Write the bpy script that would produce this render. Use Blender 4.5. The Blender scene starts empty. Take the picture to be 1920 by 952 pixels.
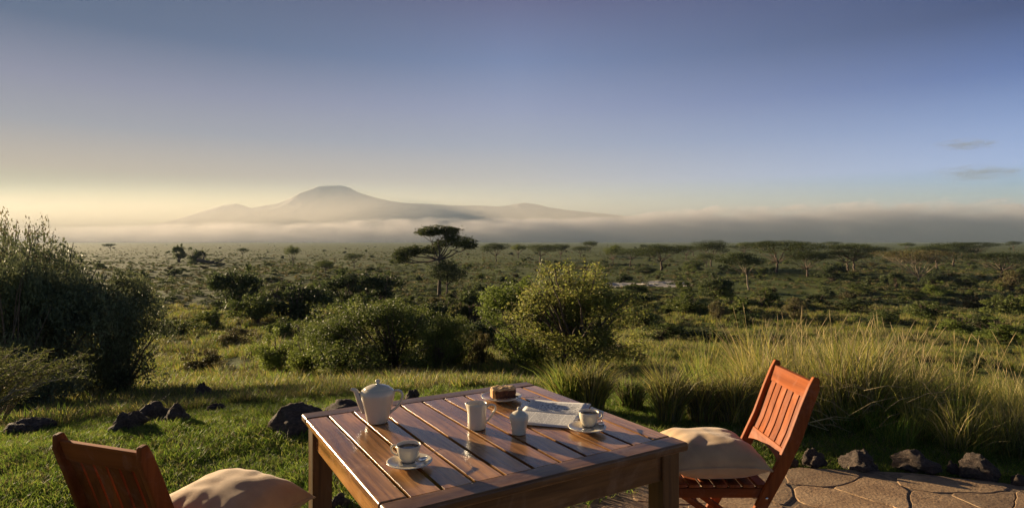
import bpy, bmesh, math, random
import numpy as np
from mathutils import Vector, Matrix, noise as mnoise

S = bpy.context.scene
COL = S.collection
R = math.radians
F, CX, HY, CAMZ = 1123.0, 960.0, 452.0, 1.55      # focal length in photo pixels, centre column, horizon row, eye height
SUN_AZ, SUN_EL = -52.0, 9.2                      # degrees from the view direction / above the horizon

# ------------------------------------------------------------------ camera, sky, sun, exposure
cam_d = bpy.data.cameras.new('camera'); cam = bpy.data.objects.new('camera', cam_d); COL.objects.link(cam)
cam_d.sensor_width = 36; cam_d.lens = 36 * F / 1920; cam_d.shift_y = -24 / 1920
cam_d.clip_start = .05; cam_d.clip_end = 60000
cam.location = (0, 0, CAMZ); cam.rotation_euler = (R(90), 0, 0)
S.camera = cam
S.view_settings.view_transform = 'Standard'; S.view_settings.look = 'None'
S.view_settings.exposure = 2.05; S.view_settings.gamma = 1
S.cycles.volume_bounces = 1; S.cycles.max_bounces = 6; S.cycles.diffuse_bounces = 3
S.cycles.transparent_max_bounces = 12
S.cycles.volume_step_rate = 1.0; S.cycles.volume_max_steps = 64
S.cycles.use_denoising = True

def srgb(r, g, b):
    return tuple(((c / 255) / 12.92 if c / 255 <= .04045 else ((c / 255 + .055) / 1.055) ** 2.4) for c in (r, g, b)) + (1,)

EXPO = 2 ** S.view_settings.exposure
SKY_T = [0, .03, .06, .1, .16, .22, .3, .4, .8]
#SKYTABLE-BEGIN
SKY = {
    'near': [(1.020, 0.896, 0.402), (0.973, 0.822, 0.375), (0.790, 0.666, 0.334), (0.564, 0.436, 0.326), (0.311, 0.309, 0.370), (0.217, 0.226, 0.346), (0.057, 0.101, 0.215), (0.049, 0.086, 0.183), (0.029, 0.042, 0.089)],
    'mid': [(0.584, 0.561, 0.416), (0.561, 0.550, 0.413), (0.532, 0.533, 0.400), (0.551, 0.504, 0.491), (0.346, 0.379, 0.508), (0.256, 0.300, 0.490), (0.139, 0.202, 0.407), (0.095, 0.108, 0.254), (0.031, 0.044, 0.094)],
    'far': [(0.204, 0.388, 0.447), (0.200, 0.394, 0.466), (0.178, 0.401, 0.538), (0.315, 0.469, 0.858), (0.180, 0.301, 0.637), (0.059, 0.138, 0.416), (0.004, 0.036, 0.180), (0.003, 0.030, 0.153), (0.023, 0.038, 0.082)],
}
#SKYTABLE-END
W = bpy.data.worlds.new('World'); S.world = W; W.use_nodes = True
nt = W.node_tree; nt.nodes.clear(); L = nt.links
def N(t, **k):
    n = nt.nodes.new(t)
    for a, b in k.items(): setattr(n, a, b)
    return n
def math_(op, a, b=None):
    n = N('ShaderNodeMath', operation=op)
    for i, v in enumerate((a, b)):
        if v is None: continue
        if isinstance(v, (int, float)): n.inputs[i].default_value = v
        else: L.new(v, n.inputs[i])
    return n.outputs[0]
def ramp_(fac, stops, interp='EASE'):
    n = N('ShaderNodeValToRGB'); n.color_ramp.interpolation = interp
    e = n.color_ramp.elements
    while len(e) < len(stops): e.new(.5)
    for i, (p, c) in enumerate(stops): e[i].position = p; e[i].color = c
    L.new(fac, n.inputs[0]); return n.outputs[0]
tc = N('ShaderNodeTexCoord'); sep = N('ShaderNodeSeparateXYZ'); L.new(tc.outputs['Generated'], sep.inputs[0])
dx, dy, dz = sep.outputs
hl = math_('SQRT', math_('ADD', math_('MULTIPLY', dx, dx), math_('MULTIPLY', dy, dy)))
sx, sy = math.sin(R(SUN_AZ)), math.cos(R(SUN_AZ))
cosd = math_('DIVIDE', math_('ADD', math_('MULTIPLY', dx, sx), math_('MULTIPLY', dy, sy)), math_('MAXIMUM', hl, .001))
away = math_('DIVIDE', math_('SUBTRACT', 1.0, cosd), 1.035)
elev = math_('DIVIDE', math_('DIVIDE', math_('MAXIMUM', dz, 0.0), math_('MAXIMUM', hl, .001)), .8)
def column(c): return ramp_(math_('MINIMUM', elev, 1.0), [(t / .8, tuple(v / EXPO for v in q) + (1,)) for t, q in zip(SKY_T, SKY[c])], 'LINEAR')
def blend(f, a, b):
    n = N('ShaderNodeMixRGB'); L.new(f, n.inputs[0]); L.new(a, n.inputs[1]); L.new(b, n.inputs[2]); return n.outputs[0]
c1 = blend(math_('MINIMUM', math_('DIVIDE', away, .371), 1.0), column('near'), column('mid'))
c2 = blend(math_('MINIMUM', math_('MAXIMUM', math_('DIVIDE', math_('SUBTRACT', away, .371), .637), 0.0), 1.0), c1, column('far'))
nish = N('ShaderNodeTexSky', sky_type='NISHITA'); nish.sun_disc = False
nish.sun_elevation = R(SUN_EL); nish.sun_rotation = R(SUN_AZ); nish.dust_density = 2.0; nish.altitude = 1200
bg1 = N('ShaderNodeBackground'); L.new(c2, bg1.inputs[0]); bg1.inputs[1].default_value = 1.0
bg2 = N('ShaderNodeBackground'); L.new(nish.outputs[0], bg2.inputs[0]); bg2.inputs[1].default_value = .05
ms = N('ShaderNodeMixShader'); ms.inputs[0].default_value = 0.0
L.new(bg1.outputs[0], ms.inputs[1]); L.new(bg2.outputs[0], ms.inputs[2])
wo = N('ShaderNodeOutputWorld'); L.new(ms.outputs[0], wo.inputs[0])

sd = bpy.data.lights.new('sun', 'SUN'); sun = bpy.data.objects.new('sun', sd); COL.objects.link(sun)
sd.energy = 4.3; sd.angle = R(.6); sd.color = (1, .77, .48)
sdir = Vector((sx * math.cos(R(SUN_EL)), sy * math.cos(R(SUN_EL)), math.sin(R(SUN_EL))))   # towards the sun
sun.rotation_euler = sdir.to_track_quat('Z', 'Y').to_euler(); sun.location = sdir * 50

# ------------------------------------------------------------------ materials
def newmat(name):
    m = bpy.data.materials.new(name); m.use_nodes = True
    t = m.node_tree; b = t.nodes['Principled BSDF']; return m, t, b
def nd(t, ty, **k):
    n = t.nodes.new(ty)
    for a, b in k.items(): setattr(n, a, b)
    return n
def cramp(t, fac, stops):
    n = nd(t, 'ShaderNodeValToRGB'); e = n.color_ramp.elements
    while len(e) < len(stops): e.new(.5)
    for i, (p, c) in enumerate(stops):
        e[i].position = p; e[i].color = tuple(c[:3]) + (1,)
    t.links.new(fac, n.inputs[0]); return n.outputs[0]
def noise_(t, scale, detail=4, rough=.55, coord='Object', mscale=(1, 1, 1), dist=0):
    c = nd(t, 'ShaderNodeTexCoord'); mp = nd(t, 'ShaderNodeMapping'); mp.inputs['Scale'].default_value = mscale
    t.links.new(c.outputs[coord], mp.inputs[0])
    n = nd(t, 'ShaderNodeTexNoise'); n.inputs['Scale'].default_value = scale; n.inputs['Detail'].default_value = detail
    n.inputs['Roughness'].default_value = rough; n.inputs['Distortion'].default_value = dist
    t.links.new(mp.outputs[0], n.inputs['Vector']); return n.outputs[0]
def mixc(t, f, a, b, mode='MIX'):
    n = nd(t, 'ShaderNodeMixRGB', blend_type=mode)
    for i, v in enumerate((f, a, b)):
        if isinstance(v, (int, float)): n.inputs[i].default_value = v
        elif isinstance(v, tuple): n.inputs[i].default_value = tuple(v[:3]) + (1,)
        else: t.links.new(v, n.inputs[i])
    return n.outputs[0]
def bump_(t, b, h, strength=.3, dist=.01):
    n = nd(t, 'ShaderNodeBump'); n.inputs['Strength'].default_value = strength; n.inputs['Distance'].default_value = dist
    t.links.new(h, n.inputs['Height']); t.links.new(n.outputs[0], b.inputs['Normal'])

def wood(name, c1, c2, axis, rough=.3, coat=.3, band=26, spec=.4):
    m, t, b = newmat(name)
    sc = {'x': (.07, 1, 1), 'y': (1, .07, 1), 'z': (1, 1, .07)}[axis]
    n1 = noise_(t, band, 6, .6, mscale=sc, dist=.6); n2 = noise_(t, 4, 3, .5, mscale=tuple(min(1, q * 4) for q in sc))
    n3 = noise_(t, 150, 3, .6, mscale=sc)
    oi = nd(t, 'ShaderNodeObjectInfo')
    col = cramp(t, n1, [(.3, c1), (.5, tuple((a + b2) / 2 for a, b2 in zip(c1, c2))), (.68, c2)])
    dark = cramp(t, n2, [(.3, (.55, .5, .48)), (.7, (1.15, 1.15, 1.15))])
    col = mixc(t, .8, col, dark, 'MULTIPLY')
    st1 = noise_(t, 5.5, 5, .7, dist=1.2); col = mixc(t, mixc(t, 1.0, cramp(t, st1, [(.52, (0, 0, 0)), (.68, (.4, .4, .4))]), (1, 1, 1), 'MULTIPLY'), col, tuple(a * .8 + .09 for a in c2))
    rnd = cramp(t, oi.outputs['Random'], [(0, (.72, .66, .62)), (1, (1.2, 1.2, 1.15))])
    col = mixc(t, .8, col, rnd, 'MULTIPLY')
    t.links.new(col, b.inputs['Base Color'])
    rr = nd(t, 'ShaderNodeMapRange'); rr.inputs[1].default_value = .3; rr.inputs[2].default_value = .7
    rr.inputs[3].default_value = rough * .75; rr.inputs[4].default_value = rough * 1.5
    t.links.new(n2, rr.inputs[0]); t.links.new(rr.outputs[0], b.inputs['Roughness'])
    b.inputs['Coat Weight'].default_value = coat; b.inputs['Coat Roughness'].default_value = .11; b.inputs['Specular IOR Level'].default_value = spec
    bump_(t, b, n3, .18, .002)
    return m
def leafmat(name, cols, trans=.35, rough=.6, nscale=.8):
    m, t, b = newmat(name); out = t.nodes['Material Output']
    g = nd(t, 'ShaderNodeNewGeometry'); n = noise_(t, nscale, 2)
    k = len(cols) - 1
    c = cramp(t, g.outputs['Random Per Island'], [(i / k, q) for i, q in enumerate(cols)])
    c = mixc(t, .7, c, cramp(t, n, [(.35, (.6, .62, .6)), (.65, (1.35, 1.3, 1.2))]), 'MULTIPLY')
    oi = nd(t, 'ShaderNodeObjectInfo')
    c = mixc(t, .6, c, cramp(t, oi.outputs['Random'], [(0, (.7, .75, .8)), (1, (1.25, 1.2, 1.0))]), 'MULTIPLY')
    t.links.new(c, b.inputs['Base Color']); b.inputs['Roughness'].default_value = rough
    b.inputs['Specular IOR Level'].default_value = .25
    tr = nd(t, 'ShaderNodeBsdfTranslucent'); t.links.new(c, tr.inputs[0])
    mx = nd(t, 'ShaderNodeMixShader'); mx.inputs[0].default_value = trans
    t.links.new(b.outputs[0], mx.inputs[1]); t.links.new(tr.outputs[0], mx.inputs[2]); t.links.new(mx.outputs[0], out.inputs[0])
    return m
def simple(name, col, rough=.5, ns=20, var=.25, bump=0, coat=0, metal=0, bd=.005):
    m, t, b = newmat(name); n = noise_(t, ns, 5)
    c = cramp(t, n, [(.3, tuple(x * (1 - var) for x in col)), (.7, tuple(x * (1 + var) for x in col))])
    t.links.new(c, b.inputs['Base Color']); b.inputs['Roughness'].default_value = rough
    b.inputs['Coat Weight'].default_value = coat; b.inputs['Metallic'].default_value = metal
    if bump: bump_(t, b, n, bump, bd)
    return m

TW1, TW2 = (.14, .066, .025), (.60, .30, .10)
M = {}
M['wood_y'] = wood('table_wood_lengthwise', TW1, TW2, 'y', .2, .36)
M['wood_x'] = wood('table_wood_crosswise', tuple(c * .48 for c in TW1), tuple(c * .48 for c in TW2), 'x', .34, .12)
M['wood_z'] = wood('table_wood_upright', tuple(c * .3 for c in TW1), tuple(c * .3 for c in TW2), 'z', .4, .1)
CW1, CW2 = (.17, .042, .008), (.34, .090, .018)
M['chair_z'] = wood('chair_wood_upright', CW1, CW2, 'z', .6, .0, spec=.18)
M['chair_x'] = wood('chair_wood_crosswise', CW1, CW2, 'x', .6, .0, spec=.18)
M['chair_y'] = wood('chair_wood_lengthwise', CW1, CW2, 'y', .6, .0, spec=.18)
M['china'] = simple('cream_glazed_china', (.68, .60, .45), .16, 8, .04, coat=.3)
M['coffee'] = simple('black_coffee', (.03, .013, .006), .06, 5, .1)
M['steel'] = simple('polished_steel', (.6, .6, .58), .22, 9, .05, metal=1)
M['paper'] = simple('page_paper', (.66, .64, .6), .7, 15, .04)
M['sponge'] = simple('dark_cake_crumb', (.10, .035, .014), .9, 60, .6, .8, bd=.006)
M['cut'] = simple('sunlit_cake_crumb', (.5, .26, .09), .9, 70, .35, .8, bd=.004)  # lighter orange crumb: sunlight on the cake's left end put into the colour
M['nut'] = simple('nut_topping', (.5, .33, .16), .8, 50, .4, .6)
def clothmat(name, col):
    m, t, b = newmat(name); n = noise_(t, 14, 4)
    c = cramp(t, n, [(.3, tuple(x * .85 for x in col)), (.7, tuple(x * 1.1 for x in col))])
    w = nd(t, 'ShaderNodeTexWave'); w.inputs['Scale'].default_value = 160; w.inputs['Distortion'].default_value = 2
    cc = nd(t, 'ShaderNodeTexCoord'); t.links.new(cc.outputs['Object'], w.inputs[0])
    t.links.new(c, b.inputs['Base Color']); b.inputs['Roughness'].default_value = .9
    b.inputs['Sheen Weight'].default_value = .2
    bump_(t, b, w.outputs[0], .12, .001)
    return m
M['cloth'] = clothmat('sand_cotton_cover', (.50, .325, .17))
M['bark'] = simple('grey_brown_bark', (.12, .085, .06), .95, 9, .5, .6)
M['bark_pale'] = simple('pale_bark', (.24, .19, .13), .9, 6, .4, .5)
M['deadwood'] = simple('weathered_dead_wood', (.07, .055, .045), .9, 5, .5, .5)

def rockmat():
    m, t, b = newmat('dark_lava_rock')
    n = noise_(t, 7, 8, .7); v = nd(t, 'ShaderNodeTexVoronoi'); v.inputs['Scale'].default_value = 34
    cc = nd(t, 'ShaderNodeTexCoord'); t.links.new(cc.outputs['Object'], v.inputs[0])
    c = cramp(t, n, [(.3, (.028, .02, .016)), (.55, (.11, .075, .055)), (.75, (.26, .18, .12))])
    t.links.new(c, b.inputs['Base Color']); b.inputs['Roughness'].default_value = .9
    h = nd(t, 'ShaderNodeMath', operation='ADD'); t.links.new(n, h.inputs[0]); t.links.new(v.outputs[0], h.inputs[1])
    bump_(t, b, h.outputs[0], .8, .02); return m
M['rock'] = rockmat()
def flagmat():
    m, t, b = newmat('brown_flagstone')
    n = noise_(t, 3.5, 8, .65, dist=.5); f = noise_(t, 40, 5, .6)
    c = cramp(t, n, [(.28, (.19, .115, .06)), (.45, (.31, .20, .11)), (.6, (.41, .28, .16)), (.75, (.27, .20, .125))])
    oi = nd(t, 'ShaderNodeObjectInfo')
    c = mixc(t, .7, c, cramp(t, oi.outputs['Random'], [(0, (.62, .6, .58)), (1, (1.3, 1.22, 1.12))]), 'MULTIPLY')
    c = mixc(t, .5, c, cramp(t, f, [(.3, (.7, .7, .7)), (.7, (1.2, 1.2, 1.2))]), 'MULTIPLY')
    t.links.new(c, b.inputs['Base Color']); b.inputs['Roughness'].default_value = .8
    h = nd(t, 'ShaderNodeMath', operation='ADD'); t.links.new(n, h.inputs[0]); t.links.new(f, h.inputs[1])
    bump_(t, b, h.outputs[0], .55, .008); return m
M['flag'] = flagmat()
M['joint'] = simple('sandy_mortar_joint', (.20, .135, .08), .95, 30, .4, .6)

def groundmat():
    m, t, b = newmat('savanna_ground')
    g = nd(t, 'ShaderNodeNewGeometry'); 
    def nz(scale, det, rough, ms=(1, 1, 1)):
        mp = nd(t, 'ShaderNodeMapping'); mp.inputs['Scale'].default_value = ms; t.links.new(g.outputs['Position'], mp.inputs[0])
        n = nd(t, 'ShaderNodeTexNoise'); n.inputs['Scale'].default_value = scale; n.inputs['Detail'].default_value = det; n.inputs['Roughness'].default_value = rough
        t.links.new(mp.outputs[0], n.inputs['Vector']); return n.outputs[0]
    big = nz(.012, 6, .6, (1, .45, 1)); mid = nz(.09, 6, .65, (1, .6, 1)); fine = nz(3.0, 6, .65); far = nz(.0035, 5, .6, (1, .35, 1))
    green = cramp(t, mid, [(.3, (.065, .085, .028)), (.55, (.105, .13, .042)), (.75, (.15, .165, .062))])
    dry = cramp(t, mid, [(.3, (.07, .075, .034)), (.6, (.105, .105, .048)), (.8, (.14, .13, .062))])
    f1 = cramp(t, big, [(.5, (0, 0, 0)), (.66, (.9, .9, .9))])
    tex = nz(.45, 6, .7, (1, .6, 1))
    c = mixc(t, f1, green, dry)
    c = mixc(t, cramp(t, far, [(.42, (0, 0, 0)), (.6, (.6, .6, .6))]), c, (.10, .115, .05))
    c = mixc(t, .85, c, cramp(t, tex, [(.34, (.45, .47, .45)), (.5, (.95, .95, .95)), (.66, (1.5, 1.45, 1.35))]), 'MULTIPLY')
    c = mixc(t, .6, c, cramp(t, fine, [(.3, (.5, .5, .5)), (.7, (1.3, 1.3, 1.3))]), 'MULTIPLY')
    # close to the terrace the soil under the mown lawn is darker
    ln = nd(t, 'ShaderNodeVectorMath', operation='LENGTH'); t.links.new(g.outputs['Position'], ln.inputs[0])
    mr = nd(t, 'ShaderNodeMapRange'); mr.inputs[1].default_value = 7; mr.inputs[2].default_value = 14; t.links.new(ln.outputs['Value'], mr.inputs[0])
    lawn = cramp(t, fine, [(.3, (.07, .09, .022)), (.7, (.13, .16, .04))])
    c = mixc(t, mr.outputs[0], lawn, c)
    t.links.new(c, b.inputs['Base Color']); b.inputs['Roughness'].default_value = 1; b.inputs['Specular IOR Level'].default_value = .05
    bump_(t, b, fine, .5, .15); return m
M['ground'] = groundmat()
M['grass_green'] = leafmat('lawn_blade', [(.085, .15, .022), (.14, .23, .032), (.25, .31, .055), (.34, .34, .09)], .5, nscale=1.2)
M['grass_tall'] = leafmat('tall_grass_blade', [(.13, .18, .035), (.24, .27, .05), (.42, .36, .085), (.52, .41, .14), (.16, .23, .04)], .455, nscale=.9)
M['grass_dry'] = leafmat('dry_grass_blade', [(.12, .105, .05), (.19, .16, .08), (.27, .23, .125), (.09, .12, .04)], .32, nscale=.5)
M['straw'] = leafmat('pale_straw', [(.42, .33, .18), (.55, .45, .26)], .2)
M['leaf_dark'] = leafmat('dark_leaf', [(.055, .075, .03), (.08, .105, .04), (.12, .14, .06)], .42)
M['leaf_mid'] = leafmat('olive_leaf', [(.065, .09, .022), (.11, .145, .034), (.15, .19, .05), (.2, .21, .075)], .35)
M['leaf_bright'] = leafmat('fresh_green_leaf', [(.11, .15, .03), (.17, .215, .045), (.25, .30, .07)], .48)
M['leaf_acacia'] = leafmat('acacia_leaf', [(.04, .058, .018), (.065, .085, .025), (.11, .13, .038)], .35, nscale=.25)
M['leaf_brown'] = leafmat('brown_dry_leaf', [(.085, .065, .035), (.13, .10, .05), (.11, .13, .045), (.19, .15, .075)], .35)
M['leaf_shade'] = leafmat('grey_green_leaf', [(.085, .105, .06), (.13, .155, .085), (.18, .20, .11)], .3)
M['leaf_big'] = leafmat('olive_brown_leaf', [(.16, .19, .04), (.26, .29, .06), (.20, .17, .07), (.34, .36, .09), (.16, .14, .06)], .5)
M['leaf_feather'] = leafmat('feathery_thorn_leaf', [(.10, .13, .03), (.16, .19, .045), (.22, .23, .07)], .45)
M['mountain'] = simple('bare_mountain_rock', (.46, .40, .38), 1, .002, .2)
M['mud'] = simple('pale_dry_mud', (.42, .38, .33), .9, .3, .2)

# ------------------------------------------------------------------ helpers
def tag(o, label=None, cat=None, group=None, kind=None):
    if label: o['label'] = label
    if cat: o['category'] = cat
    if group: o['group'] = group
    if kind: o['kind'] = kind
    return o
def link(name, me, mat=None, parent=None):
    o = bpy.data.objects.new(name, me); COL.objects.link(o)
    if mat and me is not None and not me.materials: me.materials.append(mat)
    if parent: o.parent = parent
    return o
def empty(name, loc, rz=0):
    o = bpy.data.objects.new(name, None); o.empty_display_size = .1; COL.objects.link(o)
    o.location = loc; o.rotation_euler = (0, 0, rz); return o
def npmesh(name, V, Fq=None, Ft=None, mats=(), midx=None, smooth=False):
    me = bpy.data.meshes.new(name); V = np.asarray(V, np.float32)
    loops, starts, tot = [], [], 0
    if Fq is not None and len(Fq):
        Fq = np.asarray(Fq, np.int32); loops.append(Fq.ravel()); starts.append(np.arange(len(Fq)) * 4); tot = len(Fq) * 4
    if Ft is not None and len(Ft):
        Ft = np.asarray(Ft, np.int32); loops.append(Ft.ravel()); starts.append(tot + np.arange(len(Ft)) * 3)
    lo = np.concatenate(loops).astype(np.int32); st = np.concatenate(starts).astype(np.int32)
    me.vertices.add(len(V)); me.vertices.foreach_set('co', V.ravel())
    me.loops.add(len(lo)); me.loops.foreach_set('vertex_index', lo)
    me.polygons.add(len(st)); me.polygons.foreach_set('loop_start', st)
    for m in mats: me.materials.append(m)
    if midx is not None: me.polygons.foreach_set('material_index', np.asarray(midx, np.int32))
    if smooth: me.polygons.foreach_set('use_smooth', np.ones(len(st), bool))
    me.update(calc_edges=True); return me
class MB:
    """collects shapes into one mesh"""
    def __init__(s): s.bm = bmesh.new()
    def box(s, c, d, rot=None):
        r = bmesh.ops.create_cube(s.bm, size=1)['verts']
        for v in r:
            p = Vector((v.co.x * d[0], v.co.y * d[1], v.co.z * d[2]))
            if rot: p = rot @ p
            v.co = p + Vector(c)
    def tube(s, pts, rad, seg=8, cap=True, flat=1.0):
        pts = [Vector(p) for p in pts]; n = len(pts)
        rads = rad if isinstance(rad, (list, tuple)) else [rad] * n
        rings = []; up = None
        for i, p in enumerate(pts):
            t = (pts[min(i + 1, n - 1)] - pts[max(i - 1, 0)]).normalized()
            if up is None: up = t.orthogonal().normalized()
            up = (up - t * up.dot(t)).normalized(); sd_ = t.cross(up)
            rings.append([s.bm.verts.new(p + (up * math.cos(a) * flat + sd_ * math.sin(a)) * rads[i]) for a in [2 * math.pi * k / seg for k in range(seg)]])
        for a, b in zip(rings, rings[1:]):
            for k in range(seg): s.bm.faces.new((a[k], a[(k + 1) % seg], b[(k + 1) % seg], b[k]))
        if cap:
            s.bm.faces.new(rings[0][::-1]); s.bm.faces.new(rings[-1])
    def lathe(s, prof, seg=32, c=(0, 0, 0)):
        rings = []
        for r, z in prof:
            if r < 1e-5: rings.append([s.bm.verts.new((c[0], c[1], c[2] + z))])
            else: rings.append([s.bm.verts.new((c[0] + r * math.cos(2 * math.pi * k / seg), c[1] + r * math.sin(2 * math.pi * k / seg), c[2] + z)) for k in range(seg)])
        for a, b in zip(rings, rings[1:]):
            for k in range(seg):
                k2 = (k + 1) % seg
                f = [a[k % len(a)], a[k2 % len(a)], b[k2 % len(b)], b[k % len(b)]]
                u = []
                for v in f:
                    if v not in u: u.append(v)
                if len(u) > 2: s.bm.faces.new(u)
    def build(s, name, mat, parent=None, smooth=True, bevel=0, seg=2, sub=0):
        bmesh.ops.recalc_face_normals(s.bm, faces=s.bm.faces)
        me = bpy.data.meshes.new(name); s.bm.to_mesh(me); s.bm.free()
        if smooth: me.polygons.foreach_set('use_smooth', np.ones(len(me.polygons), bool))
        o = link(name, me, mat, parent)
        if bevel:
            b = o.modifiers.new('bevel', 'BEVEL'); b.width = bevel; b.segments = seg; b.limit_method = 'ANGLE'; b.harden_normals = True
        if sub:
            b = o.modifiers.new('sub', 'SUBSURF'); b.levels = sub; b.render_levels = sub
        return o

# ------------------------------------------------------------------ terrain
PR = [0, 4.9, 6, 7.2, 9, 12, 16, 20, 40, 60, 100, 200, 500, 2000, 14000]
PZ = [-.04, -.04, -.09, -.22, -.62, -1.30, -2.1, -2.8, -5.3, -7.2, -9.7, -12, -13.3, -14, -15]
LR = np.log(np.array(PR) + 1.0)
_rs = np.random.RandomState(5)
_W = [(_rs.uniform(-1, 1, 2), _rs.uniform(0, 6.28)) for _ in range(24)]
def zt(x, y):
    x = np.asarray(x, float); y = np.asarray(y, float); r = np.hypot(x, y)
    z = np.interp(np.log(r + 1), LR, PZ)
    for i, (k, ph) in enumerate(_W):
        if i < 8: sc, a, e = .9, .018, np.clip((r - 5) / 2, 0, 1) * np.clip((60 - r) / 30, 0, 1)
        elif i < 16: sc, a, e = .22, .10, np.clip((r - 8) / 12, 0, 1) * np.clip((400 - r) / 200, 0, 1)
        else: sc, a, e = .045, .32, np.clip((r - 30) / 60, 0, 1) * np.clip((2500 - r) / 1500, 0, 1)
        z = z + a * e * np.sin(sc * (k[0] * x + k[1] * y) * 1.6 + ph)
    return z
def ray(px): return (px - CX) / F
def ground_at(px, py):
    """the point of the terrain seen at a photo pixel"""
    ys = np.exp(np.linspace(math.log(3), math.log(9000), 900)); xs = ys * ray(px)
    zs = zt(xs, ys); proj = HY + F * (CAMZ - zs) / ys
    hit = np.where(proj <= py)[0]
    i = hit[0] if len(hit) else 899
    return float(xs[i]), float(ys[i]), float(zs[i])
rr = np.concatenate([[0.01], np.exp(np.linspace(math.log(.5), math.log(13300), 330))])
an = np.concatenate([np.linspace(-60, 60, 420, endpoint=False), np.linspace(60, 300, 80, endpoint=False)])
RRg, ANg = np.meshgrid(rr, np.radians(an), indexing='ij')
X, Y = RRg * np.sin(ANg), RRg * np.cos(ANg); Z = zt(X, Y)
na = len(an); ii = np.arange(len(rr) - 1)[:, None]; jj = np.arange(na)[None, :]
Fq = np.stack([ii * na + jj, ii * na + (jj + 1) % na, (ii + 1) * na + (jj + 1) % na, (ii + 1) * na + jj], -1).reshape(-1, 4)[:, ::-1]
g = link('ground', npmesh('ground', np.stack([X, Y, Z], -1).reshape(-1, 3), Fq, mats=[M['ground']], smooth=True)); tag(g, kind='structure')

# mountain: a wide ridge with a flat-topped peak twelve kilometres off
MD = 12000.0
mp_x = [150, 250, 300, 340, 380, 420, 445, 470, 520, 545, 562, 580, 598, 612, 640, 655, 672, 700, 730, 760, 800, 850, 900, 935, 985, 1010, 1030, 1060, 1100, 1170, 1230, 1300, 1400, 1500]
mp_y = [450, 432, 419, 409, 395, 384, 381, 389, 381, 371, 362, 355, 349, 347.5, 347.5, 351, 360, 369, 376, 380, 382, 384, 385, 386, 380, 383, 388, 393, 397, 404, 412, 424, 440, 448]
mx_, my_ = np.meshgrid(np.linspace(130, 1520, 320), np.linspace(-1, 1, 50))
H = (HY - np.interp(mx_, mp_x, mp_y)) / F * MD + 15
XX = (mx_ - CX) / F * MD; fo = np.clip(1 - np.abs(my_) ** 1.3, 0, 1)
nzv = np.array([mnoise.fractal(Vector((a / 500, b * 2.2, 0)), 1.0, 2.0, 5) for a, b in zip(XX.ravel(), my_.ravel())]).reshape(XX.shape)
ZZ = H * fo + nzv * 90 * (H / 600) * np.minimum(1, np.abs(my_) * 4) * fo - 15
YY = MD + my_ * 1100 * (1 + .15 * np.sin(XX / 700))
ii = np.arange(49)[:, None]; jj = np.arange(319)[None, :]
Fq = np.stack([ii * 320 + jj, ii * 320 + jj + 1, (ii + 1) * 320 + jj + 1, (ii + 1) * 320 + jj], -1).reshape(-1, 4)
tag(link('mountain', npmesh('mountain', np.stack([XX, YY, ZZ], -1).reshape(-1, 3), Fq, mats=[M['mountain']], smooth=True)), kind='structure')

# ------------------------------------------------------------------ patio of flagstones
def clip_poly(poly, px, py, nx, ny):
    out = []
    for i in range(len(poly)):
        a, b = poly[i], poly[(i + 1) % len(poly)]
        da = (a[0] - px) * nx + (a[1] - py) * ny; db = (b[0] - px) * nx + (b[1] - py) * ny
        if da <= 0: out.append(a)
        if da * db < 0:
            t = da / (da - db); out.append((a[0] + (b[0] - a[0]) * t, a[1] + (b[1] - a[1]) * t))
    return out
PATIO = [(-.55, -1.5), (-.52, 1.6), (-.40, 2.6), (-.05, 3.3), (.45, 3.78), (1.1, 4.03), (1.7, 4.1), (2.2, 4.09), (2.7, 4.02), (3.15, 3.86), (3.6, 3.6), (4.1, 3.15), (4.7, 2.2), (4.9, -1.5)]
def inside(p, poly):
    c = False
    for i in range(len(poly)):
        (x1, y1), (x2, y2) = poly[i], poly[i - 1]
        if (y1 > p[1]) != (y2 > p[1]) and p[0] < (x2 - x1) * (p[1] - y1) / (y2 - y1) + x1: c = not c
    return c
rnd = random.Random(3)
bm = bmesh.new()
top = [bm.verts.new((x, y, -.0045)) for x, y in PATIO]; bot = [bm.verts.new((x, y, -.14)) for x, y in PATIO]
bm.faces.new(top); 
for i in range(len(PATIO)): bm.faces.new((top[i - 1], top[i], bot[i], bot[i - 1]))
bmesh.ops.recalc_face_normals(bm, faces=bm.faces)
me = bpy.data.meshes.new('patio'); bm.to_mesh(me); bm.free()
patio = link('patio', me, M['joint']); tag(patio, kind='structure')
seeds = []
for i in range(-3, 16):
    for j in range(-4, 13):
        seeds.append((i * .40 + rnd.uniform(-.24, .24) + (j % 2) * .2 - .5, j * .38 + rnd.uniform(-.22, .22) - .2))
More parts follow.
